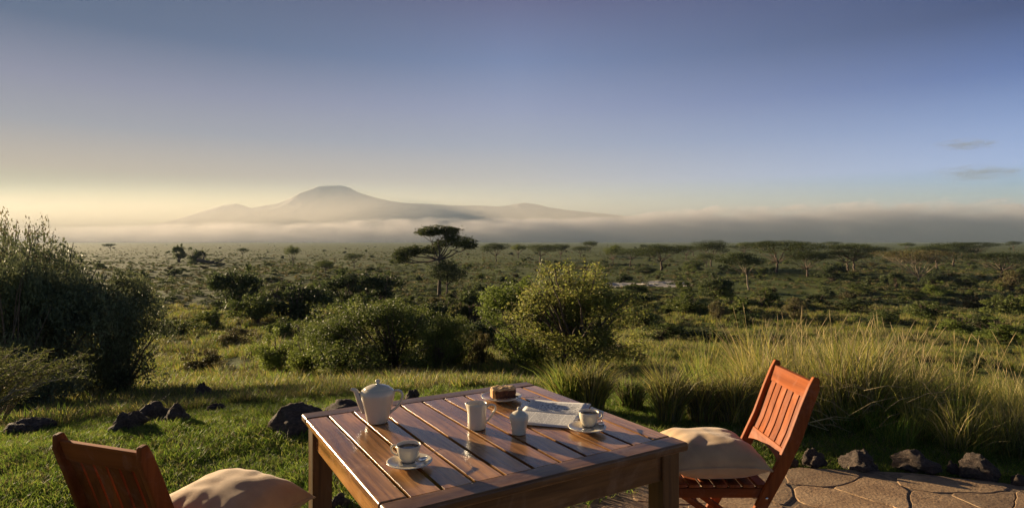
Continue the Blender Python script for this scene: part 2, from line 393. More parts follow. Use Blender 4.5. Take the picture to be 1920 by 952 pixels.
for k, (sx_, sy_) in enumerate(seeds):
    if not inside((sx_, sy_), PATIO): continue
    poly = [(sx_ - .6, sy_ - .6), (sx_ + .6, sy_ - .6), (sx_ + .6, sy_ + .6), (sx_ - .6, sy_ + .6)]
    for (ox, oy) in seeds:
        d = math.hypot(ox - sx_, oy - sy_)
        if 0 < d < 1.3:
            nx, ny = (ox - sx_) / d, (oy - sy_) / d; h = d / 2 - .0035
            poly = clip_poly(poly, sx_ + nx * h, sy_ + ny * h, nx, ny)
    for i in range(len(PATIO)):   # keep inside the patio edge (convex outline, clockwise from the south-west)
        a, b = PATIO[i], PATIO[(i + 1) % len(PATIO)]
        ex, ey = b[0] - a[0], b[1] - a[1]; l = math.hypot(ex, ey)
        poly = clip_poly(poly, a[0] + ey / l * .02, a[1] - ex / l * .02, -ey / l, ex / l)
    if len(poly) < 3: continue
    # roughen the outline
    pts = []
    for i in range(len(poly)):
        a, b = poly[i], poly[(i + 1) % len(poly)]; l = math.hypot(b[0] - a[0], b[1] - a[1])
        m = max(1, int(l / .05))
        for q in range(m):
            t = q / m; x, y = a[0] + (b[0] - a[0]) * t, a[1] + (b[1] - a[1]) * t
            if q == 0: x += (sx_ - x) * .07; y += (sy_ - y) * .07
            n_ = mnoise.noise(Vector((x * 14, y * 14, 1.3 + k))) * .007
            dd = math.hypot(x - sx_, y - sy_) + 1e-6; x -= (x - sx_) / dd * abs(n_); y -= (y - sy_) / dd * abs(n_)
            wx_ = mnoise.noise(Vector((x * 2.3, y * 2.3, 5))) * .09 + mnoise.noise(Vector((x * 7, y * 7, 8))) * .028; wy_ = mnoise.noise(Vector((x * 2.3, y * 2.3, 15))) * .09 + mnoise.noise(Vector((x * 7, y * 7, 18))) * .028
            if math.hypot(x, y) > 9: wx_ = wy_ = 0
            pts.append((x + wx_ - sx_, y + wy_ - sy_))
    bm = bmesh.new(); zt_ = rnd.uniform(-.001, .002)
    tx, ty = rnd.uniform(-.004, .004), rnd.uniform(-.004, .004)
    def zz(x, y): return zt_ + tx * x + ty * y
    A = [bm.verts.new((x, y, -.03)) for x, y in pts]
    B = [bm.verts.new((x, y, zz(x, y) - .002)) for x, y in pts]
    Cc = [bm.verts.new((x * .975, y * .975, zz(x, y))) for x, y in pts]
    for i in range(len(pts)):
        bm.faces.new((A[i - 1], A[i], B[i], B[i - 1])); bm.faces.new((B[i - 1], B[i], Cc[i], Cc[i - 1]))
    bm.faces.new(Cc); bmesh.ops.recalc_face_normals(bm, faces=bm.faces)
    me = bpy.data.meshes.new('flagstone'); bm.to_mesh(me); bm.free()
    o = link('flagstone', me, M['flag'], patio); o.location = (sx_, sy_, 0)

# ------------------------------------------------------------------ rocks
def rock_mesh(seed, sub=4, rough=.35):
    bm = bmesh.new(); bmesh.ops.create_icosphere(bm, subdivisions=sub, radius=1)
    for v in bm.verts:
        p = v.co.copy(); o = Vector((seed * 7.1, seed * 3.3, 0))
        n1 = mnoise.noise(p * 1.1 + o); n2 = mnoise.fractal(p * 2.6 + o, .9, 2.1, 4); c = abs(mnoise.noise(p * 3.5 - o))
        v.co = p * (1 + .5 * n1 + rough * .6 * n2 - .2 * c); v.co.x *= 1 - .28 * max(0, v.co.z); v.co.y *= 1 - .28 * max(0, v.co.z)
        if v.co.z < -.45: v.co.z = -.45
    me = bpy.data.meshes.new('rock'); bm.to_mesh(me); bm.free(); me.materials.append(M['rock'])
    me.polygons.foreach_set('use_smooth', np.ones(len(me.polygons), bool)); return me
ROCKS = [rock_mesh(i + 1) for i in range(6)]
def rock(px, py, wpx, hpx, label, name='rock', group=None, k=0, zbase=None, cat='rock', dpt=1.0, rz=None):
    """px, py: foot of the rock in the photo"""
    if zbase is None: x, y, z = ground_at(px, py)
    else: y = F * (CAMZ - zbase) / (py - HY); x = ray(px) * y; z = zbase
    w, h = wpx / F * y / 2, hpx / F * y
    if name == 'edging_stone': w *= .78; h *= .92
    o = link(name, ROCKS[k % 6]); o.scale = (w, w * .8 * dpt, h / 1.35); o.location = (x, y + w * .5, z + .40 * h / 1.35)
    o.rotation_euler = (0, 0, (k * 1.3) if rz is None else rz); tag(o, label, cat, group); return o
G = 'dark lava stones edging the patio'
rock(1531, 876, 56, 30, 'brown lava stone with a pointed top on the patio edge just behind the chair', 'edging_stone', G, 0, -.02)
rock(1622, 882, 92, 34, 'widest dark lava stone on the patio edge, low with one peak', 'edging_stone', G, 1, -.02)
rock(1727, 884, 96, 34, 'brown lava stone with a sloping back in the middle of the patio edge', 'edging_stone', G, 2, -.02)
rock(1790, 886, 30, 20, 'smallest edging stone, wedged between two larger ones', 'edging_stone', G, 3, -.02)
rock(1850, 898, 84, 38, 'large dark edging stone with a steep face near the end of the row', 'edging_stone', G, 4, -.02)
rock(1915, 914, 36, 24, 'last stone of the patio edge, cut by the picture border', 'edging_stone', G, 5, -.02)
rock(1486, 874, 30, 24, 'small edging stone half hidden behind the chair back', 'edging_stone', G, 2, -.02)
G = 'lava rocks on the lawn and slope'
rock(232, 812, 70, 34, 'black rounded rock at the lawn edge in front of the rock pile', 'rock', G, 1, dpt=.8)
rock(285, 790, 56, 30, 'grey rock pitted with holes, left half of the rock pile', 'rock', G, 3)
rock(325, 796, 52, 32, 'grey-brown rock leaning on the rock pile beside the pitted one', 'rock', G, 2)
rock(300, 772, 40, 22, 'small rock on top behind the rock pile', 'rock', G, 4)
rock(376, 757, 40, 32, 'upright dark rock standing in the shaded grass', 'rock', G, 0)
rock(400, 775, 36, 16, 'low flat rock in shaded grass behind the rock pile', 'rock', G, 5)
rock(557, 816, 112, 46, 'large black lava boulder beside the corner of the table', 'rock', G, 4, rz=.4)
rock(640, 790, 120, 30, 'long black boulder lying behind the table corner', 'rock', G, 2)
rock(772, 752, 34, 20, 'small dark rock just past the teapot behind the table edge', 'rock', G, 1)
rock(40, 818, 90, 26, 'flat dark rock half sunk at the edge of the shade', 'rock', G, 5)
rock(95, 790, 46, 18, 'low dark rock in the blue shade under the thorn branch', 'rock', G, 0)
rock(637, 958, 40, 26, 'dark stone on the lawn beneath the table', 'rock', G, 3, zbase=-.04)

# ------------------------------------------------------------------ table
TA = math.atan2(.514, .857)
tbl = empty('table', (-.137, 2.585, 0), TA); tag(tbl, 'varnished brown wooden garden table with slatted top set for coffee', 'table')
TX, TY, TZ = 1.24, 1.21, .75
FWd = .096
def tboard(name, c, d, mat, bev=.006, seg=3, parent=tbl):
    b = MB(); b.box((0, 0, 0), d); o = b.build(name, mat, parent, bevel=bev, seg=seg); o.location = c; return o
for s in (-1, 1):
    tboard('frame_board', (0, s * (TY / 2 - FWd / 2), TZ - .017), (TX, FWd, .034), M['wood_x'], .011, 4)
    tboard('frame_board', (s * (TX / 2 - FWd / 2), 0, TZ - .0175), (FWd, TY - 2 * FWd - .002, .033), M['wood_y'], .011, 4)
npl = 9; pitch = (TX - 2 * FWd) / npl
for i in range(npl):
    tboard('plank', (-TX / 2 + FWd + pitch * (i + .5), 0, TZ - .0125), (pitch - .0135, TY - 2 * FWd + .004, .022), M['wood_y'], .0013, 1)
for s in (-1, 1):
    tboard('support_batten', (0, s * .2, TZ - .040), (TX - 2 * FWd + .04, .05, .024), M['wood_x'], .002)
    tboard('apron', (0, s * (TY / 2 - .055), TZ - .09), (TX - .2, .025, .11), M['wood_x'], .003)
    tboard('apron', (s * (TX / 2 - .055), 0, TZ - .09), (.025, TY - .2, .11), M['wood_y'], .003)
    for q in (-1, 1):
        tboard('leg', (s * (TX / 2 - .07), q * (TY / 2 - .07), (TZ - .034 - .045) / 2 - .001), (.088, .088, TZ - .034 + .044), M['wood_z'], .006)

# ------------------------------------------------------------------ chairs
def make_chair(label, loc, rz):
    root = empty('folding_chair', loc, rz); tag(root, label, 'chair', 'wooden folding chairs at the table')
    w = .42; st = [(-.010, .935), (.0, .89), (.035, .80), (.085, .66), (.15, .52), (.235, .36), (.335, .17), (.42, 0)]
    for s in (-1, 1):
        bm = bmesh.new(); rings = []
        for i, (y, z) in enumerate(st):
            a, b = st[max(i - 1, 0)], st[min(i + 1, len(st) - 1)]
            t = Vector((0, b[0] - a[0], b[1] - a[1])).normalized(); nrm = Vector((0, t.z, -t.y))
            dpt = [.014, .026, .028, .030, .030, .027, .024, .02][i]
            c = Vector((s * (w / 2 - .012), y, z))
            rings.append([bm.verts.new(c + Vector((sx2 * .012, 0, 0)) + nrm * (dpt * sy2)) for sx2, sy2 in ((-1, -1), (1, -1), (1, 1), (-1, 1))])
        for a, b in zip(rings, rings[1:]):
            for k in range(4): bm.faces.new((a[k], a[(k + 1) % 4], b[(k + 1) % 4], b[k]))
        bm.faces.new(rings[0]); bm.faces.new(rings[-1][::-1])
        m = MB(); m.bm.free(); m.bm = bm; m.build('stile', M['chair_z'], root, bevel=.006, seg=3)
    def yat(z): 
        zs = [q[1] for q in st][::-1]; ys = [q[0] for q in st][::-1]; return float(np.interp(z, zs, ys))
    def rail(name, z0, z1, th, arch=0, xw=w / 2 - .0235, off=0):
        bm = bmesh.new(); n = 12; rows = []
        for i in range(n + 1):
            x = -xw + 2 * xw * i / n; e = arch * (1 - (x / xw) ** 2)
            row = []
            for z in (z0 + e, z1):
                for d in (-th / 2, th / 2): row.append(bm.verts.new((x, yat(z) + d + off, z)))
            rows.append(row)
        for a, b in zip(rows, rows[1:]):
            for k, l in ((0, 1), (1, 3), (3, 2), (2, 0)): bm.faces.new((a[k], a[l], b[l], b[k]))
        bm.faces.new((rows[0][0], rows[0][2], rows[0][3], rows[0][1])); bm.faces.new((rows[-1][0], rows[-1][1], rows[-1][3], rows[-1][2]))
        m = MB(); m.bm.free(); m.bm = bm; return m.build(name, M['chair_x'], root, bevel=.003)
    rail('top_rail', .835, .912, .022); rail('lower_rail', .535, .60, .02, arch=.03)
    iw = 2 * (w / 2 - .025); ns = 6; sp = iw / ns
    for i in range(ns):
        x = -iw / 2 + sp * (i + .5); bm = bmesh.new(); rows = []
        for z in (.838, .78, .72, .66, .597):
            rows.append([bm.verts.new((x + a * (sp / 2 - .0055), yat(z) + d, z)) for a, d in ((-1, -.006), (1, -.006), (1, .006), (-1, .006))])
        for a, b in zip(rows, rows[1:]):
            for k in range(4): bm.faces.new((a[k], a[(k + 1) % 4], b[(k + 1) % 4], b[k]))
        bm.faces.new(rows[0]); bm.faces.new(rows[-1][::-1])
        m = MB(); m.bm.free(); m.bm = bm; m.build('back_slat', M['chair_z'], root, bevel=.002)
    def bar(name, a, b, wd, dp, mat):
        a, b = Vector(a), Vector(b); m = MB(); L_ = (b - a).length
        q = (b - a).to_track_quat('Z', 'Y').to_matrix(); m.box((0, 0, 0), (wd, dp, L_)); o = m.build(name, mat, root, bevel=.004)
        o.location = (a + b) / 2; o.rotation_euler = q.to_euler(); return o
    for s in (-1, 1):
        m = MB(); m.box((0, 0, 0), (.022, .43, .045)); o = m.build('seat_rail', M['chair_y'], root, bevel=.004); o.location = (s * .172, .41, .405)
        m = MB(); m.tube([(s * .147, .60, .40), (s * .147, .46, .30), (s * .147, .24, .14), (s * .147, .04, 0)], [.02, .02, .019, .017], seg=4, flat=1.0)
        m.build('leg', M['chair_z'], root, smooth=False, bevel=.004)
    for i in range(7):
        m = MB(); m.box((0, 0, 0), (.366, .05, .015)); o = m.build('seat_slat', M['chair_x'], root, bevel=.003); o.location = (0, .225 + i * .062, .436)
    for s in (-1, 1):
        m = MB(); m.lathe([(.0065, 0), (.0065, .003), (.004, .0045), (0, .0048)], 12); o = m.build('bolt', M['steel'], root); o.location = (s * .2105, .218, .393); o.rotation_euler = (0, s * math.pi / 2, 0)
    for y, z in ((.12, .065), (.50, .325)):
        m = MB(); m.tube([(-.147, y, z), (.147, y, z)], .011); m.build('rung', M['chair_x'], root)
    m = MB(); m.tube([(-.198, .36, .10), (.198, .36, .10)], .011); m.build('rung', M['chair_x'], root)
    return root
make_chair('orange-brown folding chair turned side-on, its slatted back lit by the sun', (1.365, 2.908, 0), R(90))
make_chair('dark folding chair seen from behind, cut off by the lower edge of the picture', (-1.405, 2.05, -.06), R(-19))

def cushion(label, loc, rz, size=.46, ht=.16, seed=0, tilt=(0, 0)):
    n = 44; V = []
    for side in (1, -1):
        for i in range(n + 1):
            for j in range(n + 1):
                u, v = -1 + 2 * i / n, -1 + 2 * j / n
                prof = max(0, (1 - abs(u) ** 3.0)) ** .5 * max(0, (1 - abs(v) ** 3.0)) ** .5
                pin = 1 - .075 * (1 - abs(u) ** 2 * 1.0) * abs(v) ** 4 - .0
                pin2 = 1 - .075 * (1 - abs(v) ** 2 * 1.0) * abs(u) ** 4
                x, y = u * size / 2 * pin2, v * size / 2 * pin
                p = Vector((u * 1.6 + seed, v * 1.6, side * .7))
                edge = max(abs(u), abs(v))
                wr = mnoise.fractal(p, 1, 2, 2) * .006 + math.sin((u + v * .3) * 17 + 3 * mnoise.noise(p)) * .0035 * edge ** 2 + mnoise.noise(p * 1.2) * .008 - abs(mnoise.noise(Vector((u * .8 + v * 2.4 + seed, v * .9 - u * 1.2, 2)))) * .005
                z = side * (ht / 2 * prof * (1.0 if side > 0 else .85) ) + (wr * prof ** .4 if side > 0 else 0)
                cr = (abs(u) * abs(v)) ** 6
                V.append((x * (1 + .015 * cr), y * (1 + .015 * cr), z - (.01 * cr)))
    o_ = (n + 1) ** 2; Q = []
    for s in (0, 1):
        for i in range(n):
            for j in range(n):
                a = s * o_ + i * (n + 1) + j; q = (a, a + n + 1, a + n + 2, a + 1); Q.append(q if s == 0 else q[::-1])
    me = npmesh('cushion', V, Q, mats=[M['cloth']], smooth=True)
    bm = bmesh.new(); bm.from_mesh(me); bmesh.ops.remove_doubles(bm, verts=bm.verts, dist=.0004); bm.to_mesh(me); bm.free()
    o = link('cushion', me); o.location = loc; o.rotation_euler = (tilt[0], tilt[1], rz); tag(o, label, 'cushion', 'sand coloured seat cushions')
    rim = MB(); k = 40; pts = []
    def ep(u, v):
        pin = 1 - .075 * (1 - u * u) * abs(v) ** 4; pin2 = 1 - .075 * (1 - v * v) * abs(u) ** 4; cr = (abs(u) * abs(v)) ** 6
        return (u * size / 2 * pin2 * (1 + .015 * cr), v * size / 2 * pin * (1 + .015 * cr), -.01 * cr)
    for a, b, c, d in ((-1, -1, 1, -1), (1, -1, 1, 1), (1, 1, -1, 1), (-1, 1, -1, -1)):
        for q in range(k): pts.append(ep(a + (c - a) * q / k, b + (d - b) * q / k))
    pts.append(pts[0]); rim.tube(pts, .0045, 6, cap=False); rim.build('piping', M['cloth'], o)
    return o
cushion('plump sand cushion on the sunlit chair, half in the shadow of the table', (.945, 2.90, .528), R(92), .43, .20, 0)
cushion('sand cushion with creased top on the dark chair seen from behind', (-1.15, 2.42, .475), R(-22), .47, .21, 4.2, (.03, .05))

# ------------------------------------------------------------------ things on the table
TT = TZ + .001
def onT(px, py, z=TT):
    y = F * (CAMZ - z) / (py - HY); return (ray(px) * y, y, z)
def handle(mb, pts, r, seg=8, flat=1):
    # smooth a control polyline with Catmull-Rom
    P = [Vector(p) for p in pts]; P = [2 * P[0] - P[1]] + P + [2 * P[-1] - P[-2]]; out = []
    for i in range(1, len(P) - 2):
        for k in range(6):
            t = k / 6; a, b, c, d = P[i - 1:i + 3]
            out.append(.5 * ((2 * b) + (c - a) * t + (2 * a - 5 * b + 4 * c - d) * t * t + (3 * b - a - 3 * c + d) * t ** 3))
    out.append(P[-2]); mb.tube(out, r if not callable(r) else [r(i / (len(out) - 1)) for i in range(len(out))], seg, flat=flat)
# teapot
tp = empty('teapot', onT(708, 790)); tag(tp, 'cream china teapot with domed lid, spout and looped handle', 'teapot')
b = MB(); b.lathe([(0, 0), (.043, 0), (.046, .003), (.053, .03), (.061, .062), (.0685, .09), (.074, .112), (.0760, .124), (.0745, .134), (.069, .142), (.060, .1485), (.048, .151)], 48); b.build('body', M['china'], tp)
b = MB(); b.lathe([(.059, .1488), (.059, .1505), (.052, .1545), (.040, .160), (.022, .165), (.008, .1665), (.0065, .171), (.0105, .177), (.010, .183), (.005, .187), (0, .1875)], 40); b.build('lid', M['china'], tp)
b = MB(); handle(b, [(-.052, 0, .045), (-.072, -.004, .085), (-.086, -.006, .12), (-.098, -.008, .140), (-.116, -.01, .146)], lambda t: .020 - .0135 * t, 12); b.build('spout', M['china'], tp)
b = MB(); handle(b, [(.066, 0, .125), (.078, 0, .137), (.098, 0, .137), (.110, 0, .120), (.105, 0, .095), (.085, 0, .065), (.060, 0, .045), (.052, 0, .036)], .005, 8, 1.3); b.build('handle', M['china'], tp)
# milk jug
jg = empty('milk_jug', onT(894, 802)); tag(jg, 'open cream china milk jug with tall looped handle', 'jug')
b = MB(); b.lathe([(0, 0), (.036, 0), (.039, .003), (.040, .03), (.041, .07), (.043, .098), (.0445, .106), (.043, .108), (.041, .106), (.038, .07), (.036, .01), (0, .008)], 40)
for v in b.bm.verts:
    if v.co.z > .08 and v.co.x < -.02: v.co.x -= .009 * (v.co.z - .08) / .028 * max(0, 1 - abs(v.co.y) / .022)
b.build('body', M['china'], jg)
b = MB(); handle(b, [(.041, 0, .088), (.055, 0, .100), (.074, 0, .098), (.080, 0, .084), (.068, 0, .060), (.050, 0, .036), (.038, 0, .026)], .004, 8, 1.2); b.build('handle', M['china'], jg)
b = MB(); b.lathe([(0, .088), (.0395, .088)], 32); b.build('milk', M['paper'], jg)
# sugar bowl
sg = empty('sugar_bowl', onT(973, 812)); tag(sg, 'small squat china sugar bowl with pointed lid and knob', 'sugar bowl')
b = MB(); b.lathe([(0, 0), (.028, 0), (.030, .003), (.032, .03), (.038, .055), (.041, .066), (.040, .070), (.036, .071)], 40); b.build('body', M['china'], sg)
b = MB(); b.lathe([(.039, .0705), (.0405, .073), (.037, .079), (.026, .088), (.013, .094), (.006, .096), (.0055, .099), (.0085, .104), (.006, .109), (0, .110)], 36); b.build('lid', M['china'], sg)
# cups and saucers
def saucer(px, py, label, r=.080):
    o = empty('saucer', onT(px, py)); tag(o, label, 'saucer', 'white coffee saucers')
    b = MB(); b.lathe([(0, .001), (.035, 0), (.038, .004), (.060, .010), (r, .018), (r + .001, .0195), (r - .002, .0205), (.060, .0135), (.036, .0075), (.026, .0055), (.024, .007), (0, .007)], 48); b.build('dish', M['china'], o); return o
def cup(px, py, ha, label):
    x, y, z = onT(px, py); o = empty('coffee_cup', (x, y, z + .0075), ha); tag(o, label, 'cup', 'filled coffee cups')
    b = MB(); b.lathe([(0, .003), (.020, 0), (.024, .001), (.027, .006), (.037, .022), (.042, .045), (.044, .060), (.0435, .0612), (.042, .060), (.040, .045), (.034, .022), (.020, .007), (0, .006)], 48); b.build('bowl', M['china'], o)
    b = MB(); b.lathe([(0, .050), (.0405, .050)], 40); b.build('coffee', M['coffee'], o)
    b = MB(); handle(b, [(.040, 0, .052), (.052, 0, .055), (.063, 0, .048), (.063, 0, .034), (.050, 0, .024), (.037, 0, .022)], .0038, 8, 1.2); b.build('handle', M['china'], o); return o
def spoon(px, py, ang, label):
    x, y, z = onT(px, py); o = empty('teaspoon', (x, y, z + .023), ang); tag(o, label, 'spoon', 'teaspoons on the saucers')
    b = MB(); bmesh.ops.create_uvsphere(b.bm, u_segments=20, v_segments=10, radius=1)
    for v in b.bm.verts:
        zc = v.co.z; v.co = Vector((v.co.x * .021, v.co.y * .0145, (zc * .0035) - .006 * (1 - min(1, v.co.x ** 2 + v.co.y ** 2))))
    b.build('spoon_bowl', M['steel'], o)
    b = MB(); b.tube([(.019, 0, .001), (.04, 0, .004), (.08, 0, .004), (.105, 0, .003)], [.0022, .0018, .0024, .0034], 8, flat=.5); b.build('handle', M['steel'], o); return o
saucer(768, 873, 'white saucer under the coffee cup nearest the front corner of the table')
cup(766, 868, R(172), 'full coffee cup at the front of the table, on the saucer nearest the camera')
spoon(793, 871, R(60), 'teaspoon on the saucer of the front coffee cup')
saucer(1101, 807, 'white saucer beside the newspaper, under a coffee cup')
cup(1104, 801, R(20), 'full coffee cup beside the newspaper, handle turned away from the table centre')
spoon(1127, 803, R(75), 'teaspoon on the saucer beside the newspaper')
# cake
cp = onT(940, 748); pl = empty('cake_plate', cp); tag(pl, 'small white plate holding a slice of cake at the far table edge', 'plate')
b = MB(); b.lathe([(0, .001), (.055, 0), (.060, .004), (.085, .009), (.103, .017), (.104, .019), (.101, .0195), (.083, .012), (.058, .007), (0, .006)], 48); b.build('dish', M['china'], pl)
ck = empty('cake_slice', (cp[0] + .006, cp[1] - .002, cp[2] + .0125), R(14)); tag(ck, 'slice of dark fruit cake with nut crumb topping on the white plate', 'cake')
def rough_block(name, dims, loc, mat, amp, seed, cuts=14, keepz=True):
    bm = bmesh.new(); bmesh.ops.create_cube(bm, size=1); bmesh.ops.subdivide_edges(bm, edges=bm.edges, cuts=cuts, use_grid_fill=True)
    for v in bm.verts:
        c = Vector((v.co.x * dims[0], v.co.y * dims[1], v.co.z * dims[2])); n_ = mnoise.fractal(c * 60 + Vector((seed, 0, 0)), .8, 2, 4)
        d = v.co.normalized(); v.co = c + d * amp * n_
    m = MB(); m.bm.free(); m.bm = bm; o = m.build(name, mat, ck); o.location = loc; return o
rough_block('sponge', (.105, .062, .040), (.010, 0, .020), M['sponge'], .004, 1)
rough_block('sunlit_end', (.014, .060, .039), (-.050, 0, .0198), M['cut'], .0025, 5, 8)  # left end slab, coloured lighter to show the sun falling on it
rough_block('topping', (.116, .064, .010), (.004, 0, .0435), M['nut'], .006, 9)
rough_block('crumb', (.010, .008, .007), (.070, -.02, .004), M['nut'], .002, 3, 3)
b = MB(); b.tube([(0, 0, 0), (.05, 0, .002), (.11, 0, .001)], [.0022, .0018, .0035], 8, flat=.5)
fk = empty('cake_fork', (cp[0] + .085, cp[1] - .055, cp[2] + .021), R(8)); tag(fk, 'small steel fork resting on the rim of the cake plate', 'fork')
b.build('handle', M['steel'], fk)
b = MB(); b.box((-.012, 0, 0), (.018, .014, .0015))
for k in (-1, 0, 1): b.box((-.032, k * .0052, 0), (.024, .003, .0015))
b.build('tines', M['steel'], fk, smooth=False)
# folded newspaper
def pagemat(name, head):
    m, t, b = newmat(name); tcn = nd(t, 'ShaderNodeTexCoord'); sp = nd(t, 'ShaderNodeSeparateXYZ'); t.links.new(tcn.outputs['UV'], sp.inputs[0])
    def mt(op, a, c=None):
        n = nd(t, 'ShaderNodeMath', operation=op)
        for i, v in enumerate((a, c)):
            if v is None: continue
            if isinstance(v, (int, float)): n.inputs[i].default_value = v
            else: t.links.new(v, n.inputs[i])
        return n.outputs[0]
    def nz_(scale, ms):
        n = nd(t, 'ShaderNodeTexNoise'); n.inputs['Scale'].default_value = scale; n.inputs['Detail'].default_value = 2
        mp = nd(t, 'ShaderNodeMapping'); mp.inputs['Scale'].default_value = ms; t.links.new(tcn.outputs['UV'], mp.inputs[0]); t.links.new(mp.outputs[0], n.inputs['Vector']); return n.outputs[0]
    u, v = sp.outputs[0], sp.outputs[1]
    line = mt('LESS_THAN', mt('FRACT', mt('MULTIPLY', v, 13)), .5); gut = mt('GREATER_THAN', mt('FRACT', mt('MULTIPLY', u, 4)), .08)
    ink = mt('MULTIPLY', mt('MULTIPLY', line, gut), mt('GREATER_THAN', nz_(40, (1, .5, 1)), .45))
    for lo, hi, q in ((.05, .95, u), (.06, .94, v)): ink = mt('MULTIPLY', ink, mt('MULTIPLY', mt('GREATER_THAN', q, lo), mt('LESS_THAN', q, hi)))
    col = mixc(t, mt('MULTIPLY', ink, .7), (.70, .67, .62), (.10, .10, .11))
    if head:   # dark blocks of headline lettering across the far half
        band = mt('MULTIPLY', mt('GREATER_THAN', v, .30), mt('LESS_THAN', v, .62)); wide = mt('MULTIPLY', mt('GREATER_THAN', u, .22), mt('LESS_THAN', u, .90))
        row = mt('GREATER_THAN', mt('ABSOLUTE', mt('SUBTRACT', v, .46)), .035)
        blot = mt('MULTIPLY', mt('GREATER_THAN', nz_(15, (1.4, .8, 1)), .50), row); hb = mt('MULTIPLY', band, wide)
        col = mixc(t, hb, col, mixc(t, mt('MULTIPLY', blot, .85), (.70, .67, .62), (.05, .05, .055)))
    t.links.new(col, b.inputs['Base Color']); b.inputs['Roughness'].default_value = .6; return m
np_ = empty('newspaper', onT(1034, 775), R(-16)); tag(np_, 'folded newspaper with printed columns lying between the cake and a coffee cup', 'newspaper')
BL, BW = .275, .195
def fold(name, y0, y1, prof, mat, x0=-BL / 2, x1=BL / 2, base=.0012):
    n, k = 16, 16; V = []; Q = []; o_ = (n + 1) * (k + 1)
    for lay in (1, 0):
        for i in range(n + 1):
            for j in range(k + 1):
                t, u_ = i / n, j / k; z = prof(t, u_); V.append((x0 + (x1 - x0) * u_, y0 + (y1 - y0) * t, z if lay else min(base, z - .001) + max(0, z - .024)))
    for i in range(n):
        for j in range(k):
            a_ = i * (k + 1) + j; Q.append((a_, a_ + 1, a_ + k + 2, a_ + k + 1))
    nt_ = len(Q)
    for i in range(n):
        for j in (0, k):
            a_ = i * (k + 1) + j; Q.append((a_, a_ + k + 1, a_ + k + 1 + o_, a_ + o_))
    for j in range(k):
        for i in (0, n):
            a_ = i * (k + 1) + j; Q.append((a_, a_ + 1, a_ + 1 + o_, a_ + o_))
    me = bpy.data.meshes.new(name); me.from_pydata(V, [], Q); me.materials.append(mat); me.materials.append(M['paper'])
    u = me.uv_layers.new(name='UVMap')
    for p in me.polygons:
        p.material_index = 0 if p.index < nt_ else 1; p.use_smooth = p.index < nt_
        for li in p.loop_indices:
            v = me.vertices[me.loops[li].vertex_index].co; u.data[li].uv = ((v.x - x0) / (x1 - x0), (v.y - y0) / (y1 - y0))
    bm = bmesh.new(); bm.from_mesh(me); bmesh.ops.recalc_face_normals(bm, faces=bm.faces); bm.to_mesh(me); bm.free(); return link(name, me, None, np_)
fold('near_page', -BW, -.004, lambda t, u_: .010 - .003 * (t - .35) ** 2 - .006 * max(0, t - .86) / .14 + .001 * math.sin(u_ * 7), pagemat('newsprint', False))
fold('far_page', -.002, BW - .02, lambda t, u_: .004 + .008 * min(1, t / .22) - .004 * t + .002 * math.sin(u_ * 5 + t * 3) + .012 * max(0, u_ - .8) ** 2 * 25 * .3, pagemat('newsprint_with_headline', True))
fold('back_sheet', .01, BW + .005, lambda t, u_: .0045 + .001 * math.sin(u_ * 9), M['paper'], -BL / 2 - .006, BL / 2 + .016)

# ------------------------------------------------------------------ vegetation builders
def leaves(rs, C, n, size, shell=.5, flat=0.0, gap=.45, gs=1.3, aspect=.5):
    """n rhombus leaves spread through ellipsoids C = [(x,y,z,rx,ry,rz)], thinned by noise so gaps open"""
    C = np.asarray(C, float); vol = (C[:, 3] * C[:, 4] * C[:, 5]) ** .75; idx = rs.choice(len(C), n, p=vol / vol.sum())
    d = rs.normal(size=(n, 3)); d /= np.linalg.norm(d, axis=1)[:, None]
    r = rs.uniform(0, 1, n) ** (1 / 3 * shell)
    # lumpy surface
    lump = 1 + .16 * np.sin(d[:, 0] * 5 + idx * 1.7) * np.sin(d[:, 1] * 6 + idx) + .13 * np.sin(d[:, 2] * 9 + d[:, 0] * 7 + idx * 2.3) + .1 * rs.normal(size=n) ** 2 * .6
    P = C[idx, :3] + d * (r * lump)[:, None] * C[idx, 3:6]
    k = gs; nv = np.sin(P[:, 0] * 2.1 * k + 1) * np.sin(P[:, 1] * 2.4 * k + 2) + np.sin(P[:, 2] * 3.1 * k + P[:, 0] * 1.3 * k) * .6 + np.sin(P[:, 0] * 5.3 * k) * np.sin(P[:, 2] * 6.1 * k + P[:, 1] * 4.7 * k) * .5
    keep = nv > np.quantile(nv, gap * .5) if gap else np.ones(n, bool)
    P, d = P[keep], d[keep]; n = len(P)
    a = rs.normal(size=(n, 3)) * np.array([1, 1, 1 - flat]); a /= np.linalg.norm(a, axis=1)[:, None]
    nn = rs.normal(size=(n, 3)) + d * .7 + np.array([0, 0, flat * 3]); b = np.cross(nn, a); b /= np.linalg.norm(b, axis=1)[:, None]
    s = size * rs.uniform(.6, 1.35, n)[:, None]
    V = np.stack([P - a * s, P + b * s * aspect, P + a * s, P - b * s * aspect], 1).reshape(-1, 3)
    Q = np.arange(n * 4).reshape(-1, 4); return V, Q
